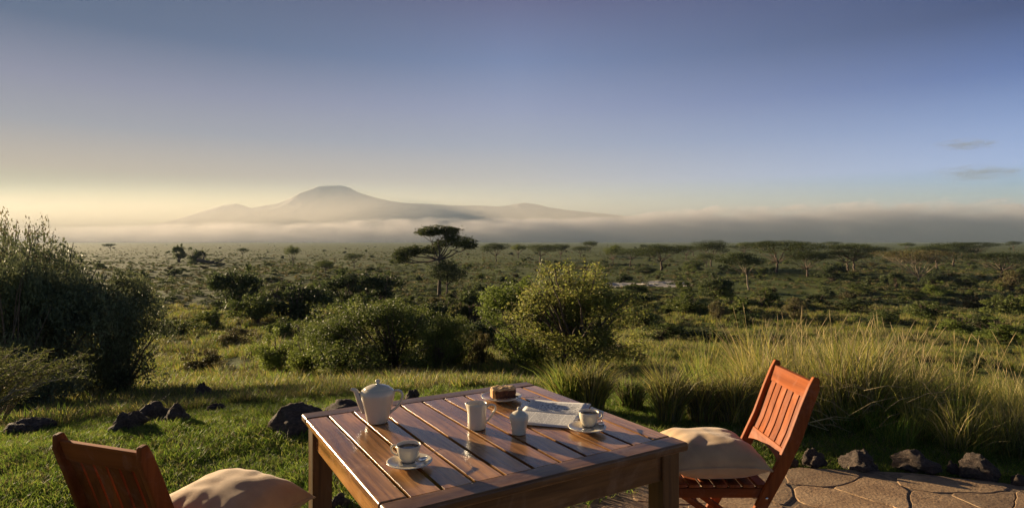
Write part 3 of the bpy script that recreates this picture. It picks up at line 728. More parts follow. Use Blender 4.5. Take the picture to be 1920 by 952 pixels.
def branches(rs, tips, base_r, base=(0, 0, 0), forks=((.4, 0, 0),), seg=6, droop=.1, spread=1):
    m = MB(); base = Vector(base)
    for t in tips:
        t = Vector(t); st_ = base + Vector((rs.uniform(-1, 1) * base_r * spread, rs.uniform(-1, 1) * base_r * spread, 0))
        mid = st_.lerp(t, .5); mid.z = st_.z + (t.z - st_.z) * rs.uniform(.5, .7); mid.x = st_.x + (t.x - st_.x) * rs.uniform(.25, .45); mid.y = st_.y + (t.y - st_.y) * rs.uniform(.25, .45)
        P = []; 
        for k in range(7):
            u = k / 6; p = st_.lerp(mid, u).lerp(mid.lerp(t, u), u)
            p += Vector(rs.normal(size=3)) * base_r * .5 * (u * (1 - u) * 4); P.append(p)
        m.tube(P, [base_r * (.55 * (1 - q / 6) + .12) for q in range(7)], seg)
    return m
def bm_to_mesh(m, name, mat):
    me = bpy.data.meshes.new(name); m.bm.to_mesh(me); m.bm.free(); me.materials.append(mat)
    me.polygons.foreach_set('use_smooth', np.ones(len(me.polygons), bool)); return me

def bush_meshes(seed, leafm, n=6000, size=.09, w=1.0, h=1.0, clumps=14, stemm='bark', gap=.45, wisps=5, gs=1.3, low=.18, depth=1.0):
    """foliage + stems of a bush w wide, h high, standing on z=0"""
    rs = np.random.RandomState(seed); C = []
    for i in range(clumps):
        a = rs.uniform(0, 6.28); q = rs.uniform(0, 1) ** .6; z = rs.uniform(low, .78); k = math.sqrt(max(.1, 1 - ((z - .35) / .62) ** 2))
        s = rs.uniform(.09, .24)
        C.append((math.cos(a) * q * k * (w / 2 - s * w * .55), math.sin(a) * q * k * (w / 2 - s * w * .55) * depth, z * h, s * w, s * w * depth, s * h * .8))
    tips = [(c[0], c[1], c[2]) for c in C]
    for i in range(wisps):
        a = rs.uniform(0, 6.28); q = rs.uniform(0, .33) * w; C.append((math.cos(a) * q, math.sin(a) * q, rs.uniform(.78, .97) * h, w * .05, w * .05, h * .08)); tips.append(C[-1][:3])
    V, Q = leaves(rs, C, n, size, .6, 0, gap, gs / max(.4, min(w, h) / 2.5))
    for i in range(12):   # bare twigs sticking out of the crown
        a = rs.uniform(0, 6.28); e = rs.uniform(.15, 1.1); tips.append((math.cos(a) * math.cos(e) * w * .52, math.sin(a) * math.cos(e) * w * .52 * depth, h * (.42 + .56 * math.sin(e))))
    V[:, 2] = np.maximum(V[:, 2], .01 * h)
    fm = npmesh('foliage', V, Q, mats=[M[leafm]])
    sm = bm_to_mesh(branches(rs, tips, .022 * h, seg=4, spread=3), 'stems', M[stemm])
    return fm, sm
def acacia_meshes(seed, n=5000, H=1, Rr=.8, pads=11, leafm='leaf_acacia', size=.018, thick=.075, bare=0, lean=.0, fork=.38, stemm='bark', padlist=None):
    """flat-topped tree, unit height when H=1"""
    rs = np.random.RandomState(seed); C = []
    if padlist is None:
        for i in range(pads):
            a = i * 2.4 + rs.uniform(-.4, .4); q = Rr * .62 * math.sqrt((i + .4) / pads) * rs.uniform(.8, 1.15)
            z = 1 - .12 - .26 * (q / Rr) ** 2 * rs.uniform(.6, 1.6) - (rs.uniform(.05, .2) if rs.rand() < .3 else 0)
            s = Rr * rs.uniform(.26, .42); C.append((math.cos(a) * q + lean, math.sin(a) * q, z, s, s, thick * rs.uniform(.7, 1.3)))
    else: C = list(padlist)
    C = np.array(C); C *= H
    V, Q = leaves(rs, C, n, size * H, .85, .5, .35, 6 / H)
    # flatten the undersides of the pads
    fm = npmesh('crown', V, Q, mats=[M[leafm]])
    m = MB(); fk = Vector((lean * .25, rs.uniform(-.03, .03), fork)) * H; r0 = .022 * H
    P = [Vector((0, 0, -.02 * H))]
    for k in range(1, 6):
        u = k / 5; P.append(Vector((fk.x * u + rs.uniform(-.012, .012) * H, fk.y * u + rs.uniform(-.012, .012) * H, fk.z * u)))
    m.tube(P, [r0 * (1.25 - .45 * k / 5) for k in range(6)], 8)
    for c in C:
        t = Vector(c[:3]) - Vector((0, 0, c[5] * .4)); mid = P[-1].lerp(t, .5); mid.z = P[-1].z + (t.z - P[-1].z) * .35
        if t.z < P[-1].z * 1.1: mid.z = P[-1].z * .9
        pts = []
        for k in range(8):
            u = k / 7; q = P[-1].lerp(mid, u).lerp(mid.lerp(t, u), u) + Vector(rs.normal(size=3)) * .008 * H * (u * (1 - u) * 4); pts.append(q)
        m.tube(pts, [r0 * (.5 * (1 - k / 7) + .12) for k in range(8)], 5)
        for w_ in range(4 + bare):
            a = rs.uniform(0, 6.28); e = Vector((c[0] + math.cos(a) * c[3] * .75, c[1] + math.sin(a) * c[4] * .75, c[2] + rs.uniform(-.5, .3) * c[5]))
            s0 = pts[5]; m.tube([s0, s0.lerp(e, .5) + Vector((0, 0, -.012 * H)), e], [r0 * .2, r0 * .13, r0 * .06], 4)
    return fm, bm_to_mesh(m, 'trunk', M[stemm])

def place_tree(name, meshes, px, py, topy, wpx, base_w, base_h, label, cat, group=None, part=('crown', 'trunk'), rz=None, dist=None, rnd=random.Random(9)):
    """stand a tree or bush (mesh base_w wide, base_h high) where the photo shows its foot, scaled to its width and top"""
    if dist is None: x, y, z = ground_at(px, py)
    else: y = dist; x = ray(px) * y; z = float(zt(x, y))
    top = CAMZ + (HY - topy) / F * y; h = top - z; w = wpx / F * y
    root = empty(name, (x, y, z - .01 * h), rnd.uniform(0, 6.28) if rz is None else rz); sc = (w / base_w, w / base_w, h / base_h)
    tag(root, label, cat, group)
    a = link(part[0], meshes[0], None, root); a.scale = sc; c = link(part[1], meshes[1], None, root); c.scale = sc
    return root
BUSHP = ('foliage', 'stems')

# ------------------------------------------------------------------ the tall acacia and its neighbours
pads = [(.0, 0, .90, .27, .25, .055), (-.16, .08, .865, .18, .2, .05), (.15, -.05, .875, .16, .2, .05), (.30, .02, .745, .20, .22, .075), (.20, -.1, .80, .14, .16, .05), (.42, .03, .69, .12, .14, .05),
        (-.30, .0, .635, .17, .18, .06), (-.46, .05, .60, .17, .18, .07), (-.60, .0, .55, .12, .12, .06), (-.12, .12, .63, .15, .15, .06), (.02, .1, .72, .12, .12, .05), (-.52, -.1, .50, .1, .1, .05)]
place_tree('acacia_tree', acacia_meshes(1, 26000, padlist=pads, size=.011, fork=.5, leafm='leaf_acacia'), 824, 556, 421, 134, 1, .96, 'tallest umbrella acacia, its flat crown standing up against the mist', 'tree', 'flat-topped acacias on the plain', rz=0)
rt = [(.0, 0, .72, .36, .34, .22), (.25, 0, .62, .26, .25, .17), (-.25, 0, .66, .26, .25, .17), (0, .1, .85, .25, .2, .12), (.1, 0, .5, .3, .2, .1)]
place_tree('thorn_tree', acacia_meshes(2, 9000, padlist=rt, size=.018, leafm='leaf_dark', fork=.35), 838, 560, 483, 84, 1.1, 1, 'dark round-crowned tree below the tallest acacia', 'tree', rz=0)

AC = [acacia_meshes(10 + i, 11000, Rr=r_, pads=p_, leafm=lm, size=.014, thick=th * 1.35, fork=fk_, lean=ln) for i, (r_, p_, lm, th, fk_, ln) in enumerate([
    (.75, 9, 'leaf_acacia', .085, .34, 0), (.9, 12, 'leaf_acacia', .06, .30, .1), (.62, 8, 'leaf_mid', .11, .30, 0), (.85, 10, 'leaf_dark', .075, .38, -.08), (.7, 10, 'leaf_acacia', .10, .28, .05)])]
bareA = acacia_meshes(30, 9000, Rr=1.15, pads=15, leafm='leaf_brown', size=.016, thick=.07, bare=5, fork=.16, stemm='bark_pale')
leanA = acacia_meshes(31, 9000, Rr=.8, pads=10, leafm='leaf_dark', size=.017, thick=.09, lean=-.22, fork=.42, stemm='bark_pale')
G = 'flat-topped acacias on the plain'
for (mi, px, by, ty, w, lab) in [
    (0, 1240, 507, 456, 92, 'umbrella acacia with a wide layered crown and one straight trunk beyond the pale mud flat'),
    (3, 1182, 500, 464, 50, 'small dark acacia just before the wide layered one'),
    (2, 1150, 498, 462, 42, 'slim acacia between the big bush and the pale mud flat'),
    (4, 1333, 500, 450, 62, 'tall acacia with a narrow top between the mud flat and the densest crown'),
    (1, 1456, 512, 447, 104, 'densest acacia, its broad dark green crown touching the horizon'),
    (4, 1514, 520, 468, 78, 'acacia with twin pale trunks beside the densest crown'),
    (3, 1590, 508, 468, 82, 'low spreading acacia with a dark layered crown past the twin trunks'),
    (1, 1878, 525, 470, 104, 'flat acacia with a thin crown near the border of the picture'),
    (0, 930, 492, 454, 60, 'grey acacia with a domed crown next to the tallest one'),
    (3, 1012, 494, 456, 66, 'hazy dark acacia behind the top of the big bush'),
    (4, 1088, 482, 461, 44, 'small hazy acacia just over the top of the big bush'),
    (2, 972, 484, 458, 40, 'faint acacia between the domed and the dark one'),
    (2, 549, 500, 461, 36, 'narrow upright acacia on the open grass plain'),
    (0, 664, 502, 474, 42, 'small acacia halfway between the narrow one and the tallest one'),
    (2, 610, 516, 489, 40, 'short dark thorn tree on the open grass'),
    (0, 455, 482, 464, 24, 'tiny round acacia over the fallen trunk'),
    (3, 207, 470, 456, 24, 'small flat acacia on the hazy plain above the dark bushes'),
    (2, 1700, 470, 455, 30, 'tiny acacia on the far plain behind the bare spreading one'),
    (0, 1560, 466, 452, 34, 'distant acacia rising to the mist behind the low spreading one'),
    (3, 1300, 480, 460, 40, 'flat-topped acacia in the far row behind the mud flat'),
    (1, 1395, 478, 458, 44, 'thin far acacia between the tall narrow and the densest one'),
    (0, 1640, 482, 461, 40, 'far acacia between the low spreading one and the bare one')]:
    place_tree('acacia_tree', AC[mi], px, by, ty, w * (1.35 if px > 1100 else 1.1), 1.35, 1.0, lab, 'tree', G)
rq = random.Random(77); used_labels = set()
for px in (905, 1052, 1120, 1140, 1205, 1275, 1318, 1384, 1428, 1500, 1548, 1612, 1672, 1745, 1798, 1825, 1908):
    px += rq.uniform(-14, 14); by = 466 + 44 * rq.random() ** 1.4; hh = (by - 452) * rq.uniform(.42, .98) + 3; w = hh * rq.uniform(1.5, 2.3)
    zn = [q for lim, q in ((960, 'next to the tallest acacia'), (1130, 'over the top of the largest bush'), (1240, 'before the wide layered one'), (1340, 'between the mud flat and the tall narrow one'), (1450, 'behind the leaning acacia'), (1560, 'behind the twin-trunked acacia'), (1680, 'behind the low spreading one'), (1800, 'behind the bare brown one'), (9999, 'behind the thin crown at the border')) if px < lim][0]
    lb = [a + (' low' if hh < 18 else ' mid-sized' if hh < 30 else ' larger') + ' acacia ' + zn for a in ('dark', 'grey-green', 'hazy', 'dull green', 'pale-trunked', 'thin-crowned', 'ragged')]
    lb = [q for q in lb if q not in used_labels][rq.randrange(3)]; used_labels.add(lb)
    place_tree('acacia_tree', AC[rq.randrange(5)], px, by, by - hh, w, 1.35, 1.0, lb, 'tree', G)
place_tree('acacia_tree', leanA, 1404, 547, 468, 92, 1.3, 1.0, 'leaning acacia with a pale bare trunk and dark crown', 'tree', G, rz=0)
place_tree('acacia_tree', bareA, 1722, 530, 461, 150, 1.9, 1.02, 'wide brown acacia with bare pale limbs spreading low', 'tree', G, rz=.4)

# leafy trees and bushes further down the slope
BV = {k: bush_meshes(50 + i, lm, n, s, 3.0, 2.4, c, gap=gp) for i, (k, lm, n, s, c, gp) in enumerate([
    ('dark', 'leaf_dark', 6500, .075, 14, .35), ('mid', 'leaf_mid', 6500, .07, 13, .4), ('bright', 'leaf_bright', 5500, .075, 12, .45),
    ('brown', 'leaf_brown', 5500, .065, 12, .5), ('dark2', 'leaf_dark', 6000, .08, 10, .45), ('mid2', 'leaf_mid', 6000, .08, 10, .5)])}
def bushat(k, px, by, ty, w, lab, group='bushes on the slope and plain', name='bush', cat='bush', **kw):
    return place_tree(name, BV[k], px, by, ty, w, 2.75, 2.32, lab, cat, group, BUSHP, **kw)
for a in [
    ('dark', 445, 600, 502, 98, 'broad dark tree-like bush left of the thicket, pale stems below'),
    ('dark2', 560, 606, 528, 112, 'dark bush at the near end of the thicket in the hollow'),
    ('mid', 615, 585, 520, 96, 'olive bush in the middle of the thicket in the hollow'),
    ('dark', 662, 592, 508, 112, 'dark rounded bush next to the last one of the thicket'),
    ('dark2', 718, 572, 508, 84, 'dark bush ending the thicket below the tallest acacia'),
    ('dark', 882, 612, 538, 92, 'dark bush in the hollow beside the big leafy bush'),
    ('mid2', 520, 560, 528, 70, 'low olive bush behind the thicket'),
    ('dark', 335, 492, 459, 26, 'dark cone-shaped tree beside the fallen trunk'),
    ('dark2', 366, 496, 465, 34, 'dark pointed bush with the fallen trunk behind it'),
    ('dark', 612, 505, 488, 32, 'small black bush on the open grass'),
    ('brown', 262, 560, 528, 60, 'brown bush behind the large dark bush'),
    ('mid', 1285, 590, 552, 84, 'wide dark bush before the mown-looking green patch'),
    ('dark2', 1345, 560, 514, 70, 'dark bush under the leaning acacia'),
    ('mid2', 1432, 580, 540, 52, 'olive bush below the densest acacia'),
    ('brown', 1347, 602, 563, 34, 'brown upright bush on the green flat'),
    ('brown', 1488, 596, 555, 44, 'round brown bush in the middle of the green flat'),
    ('dark', 1562, 529, 494, 54, 'blue-black round bush under the low spreading acacia'),
    ('mid', 1300, 512, 485, 44, 'dark green bush beside the wide layered acacia'),
    ('dark', 1680, 540, 508, 32, 'small round dark bush left of the bare acacia'),
    ('dark2', 1745, 535, 512, 50, 'dark bush under the limbs of the bare acacia'),
    ('dark', 1816, 540, 518, 40, 'small black bush right after the bare acacia'),
    ('bright', 1755, 555, 527, 46, 'bright green round bush in front of the bare acacia'),
    ('mid', 1712, 562, 545, 40, 'low green bush before the bright round one'),
    ('mid2', 1610, 548, 530, 44, 'low bush with yellow top on the open ground'),
    ('dark', 1600, 585, 560, 60, 'flat dark green bush before the brown open ground'),
    ('mid', 1655, 606, 578, 44, 'low olive bush behind the tall yellow grass'),
    ('bright', 1800, 628, 590, 70, 'yellow-green bush with a bushy top above the tall grass'),
    ('dark2', 1836, 624, 580, 50, 'dark bush casting a long shadow behind the yellow-green one'),
    ('mid', 1895, 596, 548, 80, 'wide olive bush near the border of the picture'),
    ('brown', 1896, 545, 505, 50, 'brown thorn bush under the flat thin acacia'),
    ('dark', 1828, 698, 660, 36, 'small dark bush standing in the dry grass'),
    ('dark2', 1446, 652, 622, 64, 'low purple-brown bush behind the chair back'),
    ('dark', 1215, 515, 500, 40, 'small black bush on the edge of the pale mud'),
    ('mid', 1165, 575, 540, 60, 'dark bush partly behind the big leafy bush'),
    ('mid2', 1190, 552, 532, 44, 'pale green bush touching the pale mud flat'),
    ('mid', 480, 606, 545, 92, 'olive bush between the broad dark one and the thicket'),
    ('mid2', 690, 612, 550, 104, 'grey-green bush in front of the dark rounded pair'),
    ('mid', 772, 606, 548, 96, 'olive bush right under the round-crowned tree'),
    ('dark2', 830, 616, 560, 84, 'dark bush before the trunk of the tallest acacia'),
    ('mid2', 545, 640, 596, 88, 'low grey-green bush on the straw slope'),
    ('brown', 440, 650, 612, 76, 'dry brown bush on the straw slope'),
    ('mid', 330, 636, 596, 84, 'olive bush just past the dark rounded tree'),
    ('mid2', 1240, 640, 604, 84, 'low green mound of a bush past the largest one'),
    ('dark2', 1340, 648, 612, 120, 'long low dark bush on the slope before the green flat'),
    ('bright', 1880, 640, 596, 90, 'yellow-green bush reaching the border above the tall grass'),
    ('mid', 1740, 600, 560, 70, 'round olive bush below the bright green one'),
    ('mid2', 400, 622, 578, 70, 'low olive bush beyond the dry brown one'),
    ('dark2', 915, 650, 596, 84, 'dark bush in the gap before the largest one'),
    ('mid', 1200, 612, 570, 80, 'olive bush beside the largest one on the slope'),
    ('mid2', 1400, 612, 584, 60, 'small olive bush on the slope behind the tall tussock'),
    ('dark2', 1535, 575, 548, 50, 'low dark bush in the brown open ground'),
    ('dark', 420, 588, 560, 50, 'low dark bush at the foot of the broad one')]:
    bushat(*a)

# the bushes just below the lawn, built leaf by leaf
big = bush_meshes(80, 'leaf_big', 34000, .034, 3.0, 3.2, 22, gap=.75, wisps=11, low=.2)
place_tree('bush', big, 1078, 700, 488, 235, 2.8, 3.15, 'largest bush, olive-brown, standing between the table and the acacias', 'bush', 'bushes on the slope and plain', BUSHP, rz=1.0)
bigg = bush_meshes(81, 'leaf_bright', 26000, .036, 2.6, 2.6, 17, gap=.45, wisps=8, low=.16)
place_tree('bush', bigg, 985, 702, 524, 185, 2.5, 2.5, 'fresh green bush growing into the largest brown one', 'bush', 'bushes on the slope and plain', BUSHP, rz=.3, dist=18.6)
m1 = bush_meshes(82, 'leaf_mid', 36000, .032, 4.0, 2.4, 24, gap=.55, wisps=10, low=.18)
place_tree('bush', m1, 735, 704, 562, 290, 3.8, 2.35, 'wide thorny olive bush behind the teapot', 'bush', 'bushes on the slope and plain', BUSHP, rz=.2)
place_tree('bush', m1, 640, 705, 590, 150, 3.8, 2.35, 'grey-green thorny bush joining the wide olive one', 'bush', 'bushes on the slope and plain', BUSHP, rz=2.2)
m2 = bush_meshes(83, 'leaf_bright', 14000, .034, 2.0, 1.8, 12, gap=.45, wisps=6, low=.2)
place_tree('bush', m1, 822, 702, 590, 130, 3.8, 2.35, 'brownish green thorny bush closing the gap behind the milk jug', 'bush', 'bushes on the slope and plain', BUSHP, rz=3.6)
place_tree('bush', m1, 590, 690, 604, 130, 3.8, 2.35, 'faded green thorny bush behind the dull green one', 'bush', 'bushes on the slope and plain', BUSHP, rz=5.0)
place_tree('bush', m2, 845, 696, 620, 78, 1.9, 1.75, 'small bright green bush between the wide olive and the fresh green one', 'bush', 'bushes on the slope and plain', BUSHP, rz=.5)
place_tree('bush', m2, 512, 705, 618, 100, 1.9, 1.75, 'yellow-green sunlit bush at the edge of the lawn shade', 'bush', 'bushes on the slope and plain', BUSHP, rz=2.5)
place_tree('bush', m2, 575, 712, 628, 84, 1.9, 1.75, 'dull green bush beside the yellow-green sunlit one', 'bush', 'bushes on the slope and plain', BUSHP, rz=4.1)
m3 = bush_meshes(84, 'leaf_brown', 9000, .034, 2.0, 1.3, 11, gap=.55, wisps=5, low=.2)
place_tree('bush', m3, 378, 700, 655, 96, 1.9, 1.25, 'straw-coloured twiggy bush before the lawn shade', 'bush', 'bushes on the slope and plain', BUSHP, rz=.5)
place_tree('bush', m3, 903, 690, 618, 70, 1.9, 1.25, 'pale dry bush squeezed beside the fresh green one', 'bush', 'bushes on the slope and plain', BUSHP, rz=2)
place_tree('bush', m3, 1170, 690, 640, 110, 1.9, 1.25, 'low brown bush at the foot of the largest one', 'bush', 'bushes on the slope and plain', BUSHP, rz=3)

# the dark trees at the left border
d1 = bush_meshes(90, 'leaf_shade', 46000, .045, 5.0, 4.2, 26, gap=.6, wisps=0, low=.14)
place_tree('thorn_tree', d1, 62, 735, 444, 270, 4.6, 3.95, 'huge dark tree at the picture border, top reaching the horizon', 'tree', 'dark trees beside the lawn', BUSHP, rz=.4, dist=13)
wsp = bush_meshes(91, 'leaf_brown', 3800, .03, 2.4, 2.6, 9, gap=.6, wisps=10, low=.55)
place_tree('thorn_tree', wsp, 76, 610, 410, 120, 2.2, 2.55, 'thin bare-topped shrub with reddish twigs showing against the glow', 'tree', 'dark trees beside the lawn', BUSHP, rz=.4, dist=17)
place_tree('thorn_tree', wsp, 4, 620, 400, 130, 2.2, 2.55, 'twiggy shrub cut by the border, its top the highest of the dark trees', 'tree', 'dark trees beside the lawn', BUSHP, rz=2.9, dist=16)
d2 = bush_meshes(92, 'leaf_shade', 42000, .042, 4.0, 4.0, 22, gap=.6, wisps=8, low=.14)
place_tree('thorn_tree', d1, 12, 735, 424, 190, 4.6, 3.95, 'dense dark tree cut by the picture border, taller than the huge one', 'tree', 'dark trees beside the lawn', BUSHP, rz=2.0, dist=12)
place_tree('thorn_tree', d2, 222, 712, 498, 170, 3.7, 3.9, 'dark rounded tree nearest the open lawn, long shadow before it', 'tree', 'dark trees beside the lawn', BUSHP, rz=1.4, dist=15)
place_tree('thorn_tree', d2, 120, 690, 484, 190, 3.7, 3.9, 'dark tree filling the gap between the huge and the rounded one', 'tree', 'dark trees beside the lawn', BUSHP, rz=3.1, dist=17)

# feathery thorn branch
def feather():
    rs = np.random.RandomState(7); root = empty('thorn_bush', (0, 0, 0)); V = []; Q = []; m = MB()
    y0 = 7.1; x0 = ray(-60) * y0; z0 = float(zt(x0, y0))
    for i in range(26):
        ex = rs.uniform(-20, 192); ey = rs.uniform(648, 712) + (ex / 190) * 4; yy = y0 + rs.uniform(-.8, .7)
        e = Vector((ray(ex) * yy, yy, CAMZ + (HY - ey) / F * yy)); s = Vector((x0 + rs.uniform(-.25, .25), y0 + rs.uniform(-.2, .2), z0))
        mid = s.lerp(e, .42) + Vector((0, 0, .34)); P = [s.lerp(mid, u).lerp(mid.lerp(e, u), u) for u in np.linspace(0, 1, 12)]
        P = [p + Vector(rs.normal(size=3)) * .012 for p in P]
        m.tube(P, [.013 * (1 - k / 13) + .002 for k in range(12)], 5)
        for k in range(4, 12):
            for q in range(9):
                d = Vector((rs.normal(), rs.normal(), rs.normal() * .3 + .1)).normalized(); b0 = P[k].lerp(P[k - 1], rs.rand()); ln = rs.uniform(.06, .17)
                m.tube([b0, b0 + d * ln], [.0025, .001], 3, cap=False)
                for w_ in range(8):
                    c = b0 + d * ln * (w_ + 1) / 8
                    a = Vector(rs.normal(size=3)).normalized() * .011; bb = a.cross(Vector(rs.normal(size=3))).normalized() * .004
                    V += [c - a, c + bb, c + a, c - bb]
    V = np.array([tuple(v) for v in V]); Q = np.arange(len(V)).reshape(-1, 4)
    link('foliage', npmesh('foliage', V, Q, mats=[M['leaf_feather']]), None, root)
    link('stems', bm_to_mesh(m, 'stems', M['bark_pale']), None, root)
    tag(root, 'low thorn bush with feathery yellow-green branches reaching over the shaded lawn', 'bush')
feather()

# fallen dead trunk
x, y, z = ground_at(392, 497); ft = empty('fallen_trunk', (x, y, z)); tag(ft, 'grey fallen tree trunk with upturned limbs beside two dark bushes', 'dead tree')
m = MB(); s = y / F
m.tube([(-22 * s, 0, 9 * s), (-6 * s, .5, 6 * s), (12 * s, .5, 3 * s), (30 * s, 0, 1.5 * s)], [4 * s, 3.2 * s, 2.2 * s, 1 * s], 7); m.build('trunk', M['deadwood'], ft)
for P in ([(0, 0, 5 * s), (14 * s, 0, 9 * s), (26 * s, 1, 11 * s)], [(8 * s, 0, 3 * s), (24 * s, -1, 8 * s), (33 * s, -1, 15 * s)], [(-14 * s, 0, 8 * s), (-10 * s, 1, 16 * s), (-16 * s, 1, 24 * s)]):
    m = MB(); m.tube(P, [1.6 * s, 1.1 * s, .4 * s], 5); m.build('limb', M['deadwood'], ft)

# pale dried pan in the grass
def sheet(name, x0, x1, yc, hh, mat, seed, up=.12, kind='structure'):
    """a flat patch following the terrain; corners in photo pixels"""
    V = []; n, k = 60, 10
    for i in range(n + 1):
        t = i / n; px = x0 + (x1 - x0) * t; e = hh * math.sin(math.pi * t) ** .5 * (1 + .4 * math.sin(t * 9 + seed)) + .2
        for j in range(k + 1):
            gx, gy, gz = ground_at(px, yc + e * (j / k - .5) + 1.5 * math.sin(t * 6 + seed)); V.append((gx, gy, gz + up))
    Q = [(i * (k + 1) + j, (i + 1) * (k + 1) + j, (i + 1) * (k + 1) + j + 1, i * (k + 1) + j + 1) for i in range(n) for j in range(k)]
    o = link(name, npmesh(name, V, Q, mats=[mat])); tag(o, kind=kind); return o
sheet('mud_flat', 1128, 1300, 534, 11, M['mud'], 1)

# shrubs strewn over the plain
rs = np.random.RandomState(21)
FB = [bush_meshes(120 + i, lm, 1500, .15, 3.0, 2.2, 8, gap=.35, wisps=2) for i, lm in enumerate(['leaf_dark', 'leaf_mid', 'leaf_brown', 'leaf_mid', 'leaf_dark'])]
FBm = []
for fm, sm in FB:   # far shrubs are one mesh each
    bm = bmesh.new(); bm.from_mesh(fm); n0 = len(bm.faces); bm.from_mesh(sm); bm.faces.ensure_lookup_table()
    for f in bm.faces[n0:]: f.material_index = 1
    me = bpy.data.meshes.new('shrub'); bm.to_mesh(me); bm.free(); me.materials.append(fm.materials[0]); me.materials.append(sm.materials[0]); FBm.append(me)
LAB = ['small dark round shrub strewn on the plain', 'small olive shrub strewn on the plain', 'small brown dry shrub strewn on the plain', 'low spreading green shrub strewn on the plain', 'low blackish shrub strewn on the plain']
cnt = 0
while cnt < 298:
    px = rs.uniform(100, 1925); by = 456 + 150 * rs.beta(1.0, 2.2)
    if px < 300 and by > 520: continue
    if 320 < px < 560 and by > 515 and rs.rand() < .75: continue
    if px < 900 and rs.rand() < .45: continue
    x, y, z = ground_at(px, by); k = rs.randint(5)
    hpx = rs.uniform(1.2, 3.0) * F / y * (1.0 if by > 480 else 1.5); w = hpx * rs.uniform(1.2, 2.2)
    if hpx > 34: hpx = 34; w = 52
    h = hpx * y / F; w = w * y / F
    o = link('shrub', FBm[k]); o.location = (x, y, z - .03 * h); o.rotation_euler = (0, 0, rs.uniform(0, 6.28)); o.scale = (w / 2.75, w / 2.75, h / 2.15)
    zone = [q for lim, q in ((330, 'beyond the dark border trees'), (520, 'around the fallen trunk'), (760, 'on the open grass before the mountain'), (900, 'around the tallest acacia'), (1130, 'beyond the largest bush'), (1310, 'around the pale mud flat'),
            (1480, 'around the leaning acacia'), (1650, 'around the twin-trunked acacia'), (1800, 'around the bare brown acacia'), (9999, 'around the thin acacia near the border')) if px < lim][0]
    tag(o, LAB[k].split(' strewn')[0] + (' in the far haze ' if by < 482 else ' halfway out on the plain ' if by < 530 else ' on the near plain ') + zone, 'shrub', 'shrubs strewn over the plain'); cnt += 1

# ------------------------------------------------------------------ grass
def tuft(seed, n, R0, h, w, lean, mats, wts, curve=.5, seeds_=0):
    rs = np.random.RandomState(seed); a = rs.uniform(0, 6.28, n); q = R0 * np.sqrt(rs.uniform(0, 1, n))
    bx, by = np.cos(a) * q, np.sin(a) * q; H_ = h * rs.uniform(.5, 1.1, n); la = rs.uniform(0, 6.28, n); ll = lean * rs.uniform(.2, 1, n) * H_
    ox, oy = np.cos(la) * ll + bx / max(R0, .01) * lean * h * .5, np.sin(la) * ll + by / max(R0, .01) * lean * h * .5
    wa = rs.uniform(0, 6.28, n); wx, wy = np.cos(wa) * w / 2, np.sin(wa) * w / 2; V = []
    for t, ws in ((0, .8), (.35, 1), (.7, .75), (1, 0)):
        cx, cy, cz = bx + ox * t ** 1.8, by + oy * t ** 1.8, H_ * (t - curve * .35 * t ** 3)
        if t < 1: V += [np.stack([cx - wx * ws, cy - wy * ws, cz], -1), np.stack([cx + wx * ws, cy + wy * ws, cz], -1)]
        else: V += [np.stack([cx, cy, cz], -1)]
    V = np.stack(V, 1).reshape(-1, 3); b = np.arange(n)[:, None] * 7
    Q = np.stack([b + [0, 1, 3, 2], b + [2, 3, 5, 4]], 1).reshape(-1, 4); T = (b + [4, 5, 6]).reshape(-1, 3)
    mi = rs.choice(len(mats), n, p=wts); return npmesh('tuft', V, Q, T, [M[m_] for m_ in mats], np.concatenate([np.repeat(mi, 2), mi]))
def scatter(name, label, cat, P, rotz, scl, protos, tilt=.12, seed=0):
    """one mass of grass: clumps instanced on the points of a mesh"""
    rs = np.random.RandomState(seed); P = np.asarray(P, np.float32); n = len(P)
    me = bpy.data.meshes.new(name); me.vertices.add(n); me.vertices.foreach_set('co', P.ravel())
    rot = np.stack([rs.uniform(-tilt, tilt, n), rs.uniform(-tilt, tilt, n), rotz], -1).astype(np.float32)
    a = me.attributes.new('rot', 'FLOAT_VECTOR', 'POINT'); a.data.foreach_set('vector', rot.ravel())
    a = me.attributes.new('scl', 'FLOAT', 'POINT'); a.data.foreach_set('value', np.asarray(scl, np.float32))
    c = bpy.data.collections.new(name + '_clumps')
    for p in protos: c.objects.link(bpy.data.objects.new('clump', p))
    o = link(name, me); md = o.modifiers.new('clumps', 'NODES'); t = bpy.data.node_groups.new(name, 'GeometryNodeTree')
    t.interface.new_socket('Geometry', in_out='INPUT', socket_type='NodeSocketGeometry'); t.interface.new_socket('Geometry', in_out='OUTPUT', socket_type='NodeSocketGeometry')
    gi, go = t.nodes.new('NodeGroupInput'), t.nodes.new('NodeGroupOutput'); ip = t.nodes.new('GeometryNodeInstanceOnPoints'); ci = t.nodes.new('GeometryNodeCollectionInfo')
    ci.inputs['Collection'].default_value = c; ci.inputs['Separate Children'].default_value = True; ci.inputs['Reset Children'].default_value = True
    ar = t.nodes.new('GeometryNodeInputNamedAttribute'); ar.data_type = 'FLOAT_VECTOR'; ar.inputs['Name'].default_value = 'rot'
    as_ = t.nodes.new('GeometryNodeInputNamedAttribute'); as_.data_type = 'FLOAT'; as_.inputs['Name'].default_value = 'scl'
    er = t.nodes.new('FunctionNodeEulerToRotation'); t.links.new(ar.outputs['Attribute'], er.inputs[0])
    t.links.new(gi.outputs[0], ip.inputs['Points']); t.links.new(ci.outputs[0], ip.inputs['Instance']); ip.inputs['Pick Instance'].default_value = True
    t.links.new(er.outputs[0], ip.inputs['Rotation']); t.links.new(as_.outputs['Attribute'], ip.inputs['Scale']); t.links.new(ip.outputs[0], go.inputs[0])
    md.node_group = t; tag(o, label, cat, kind='stuff'); return o
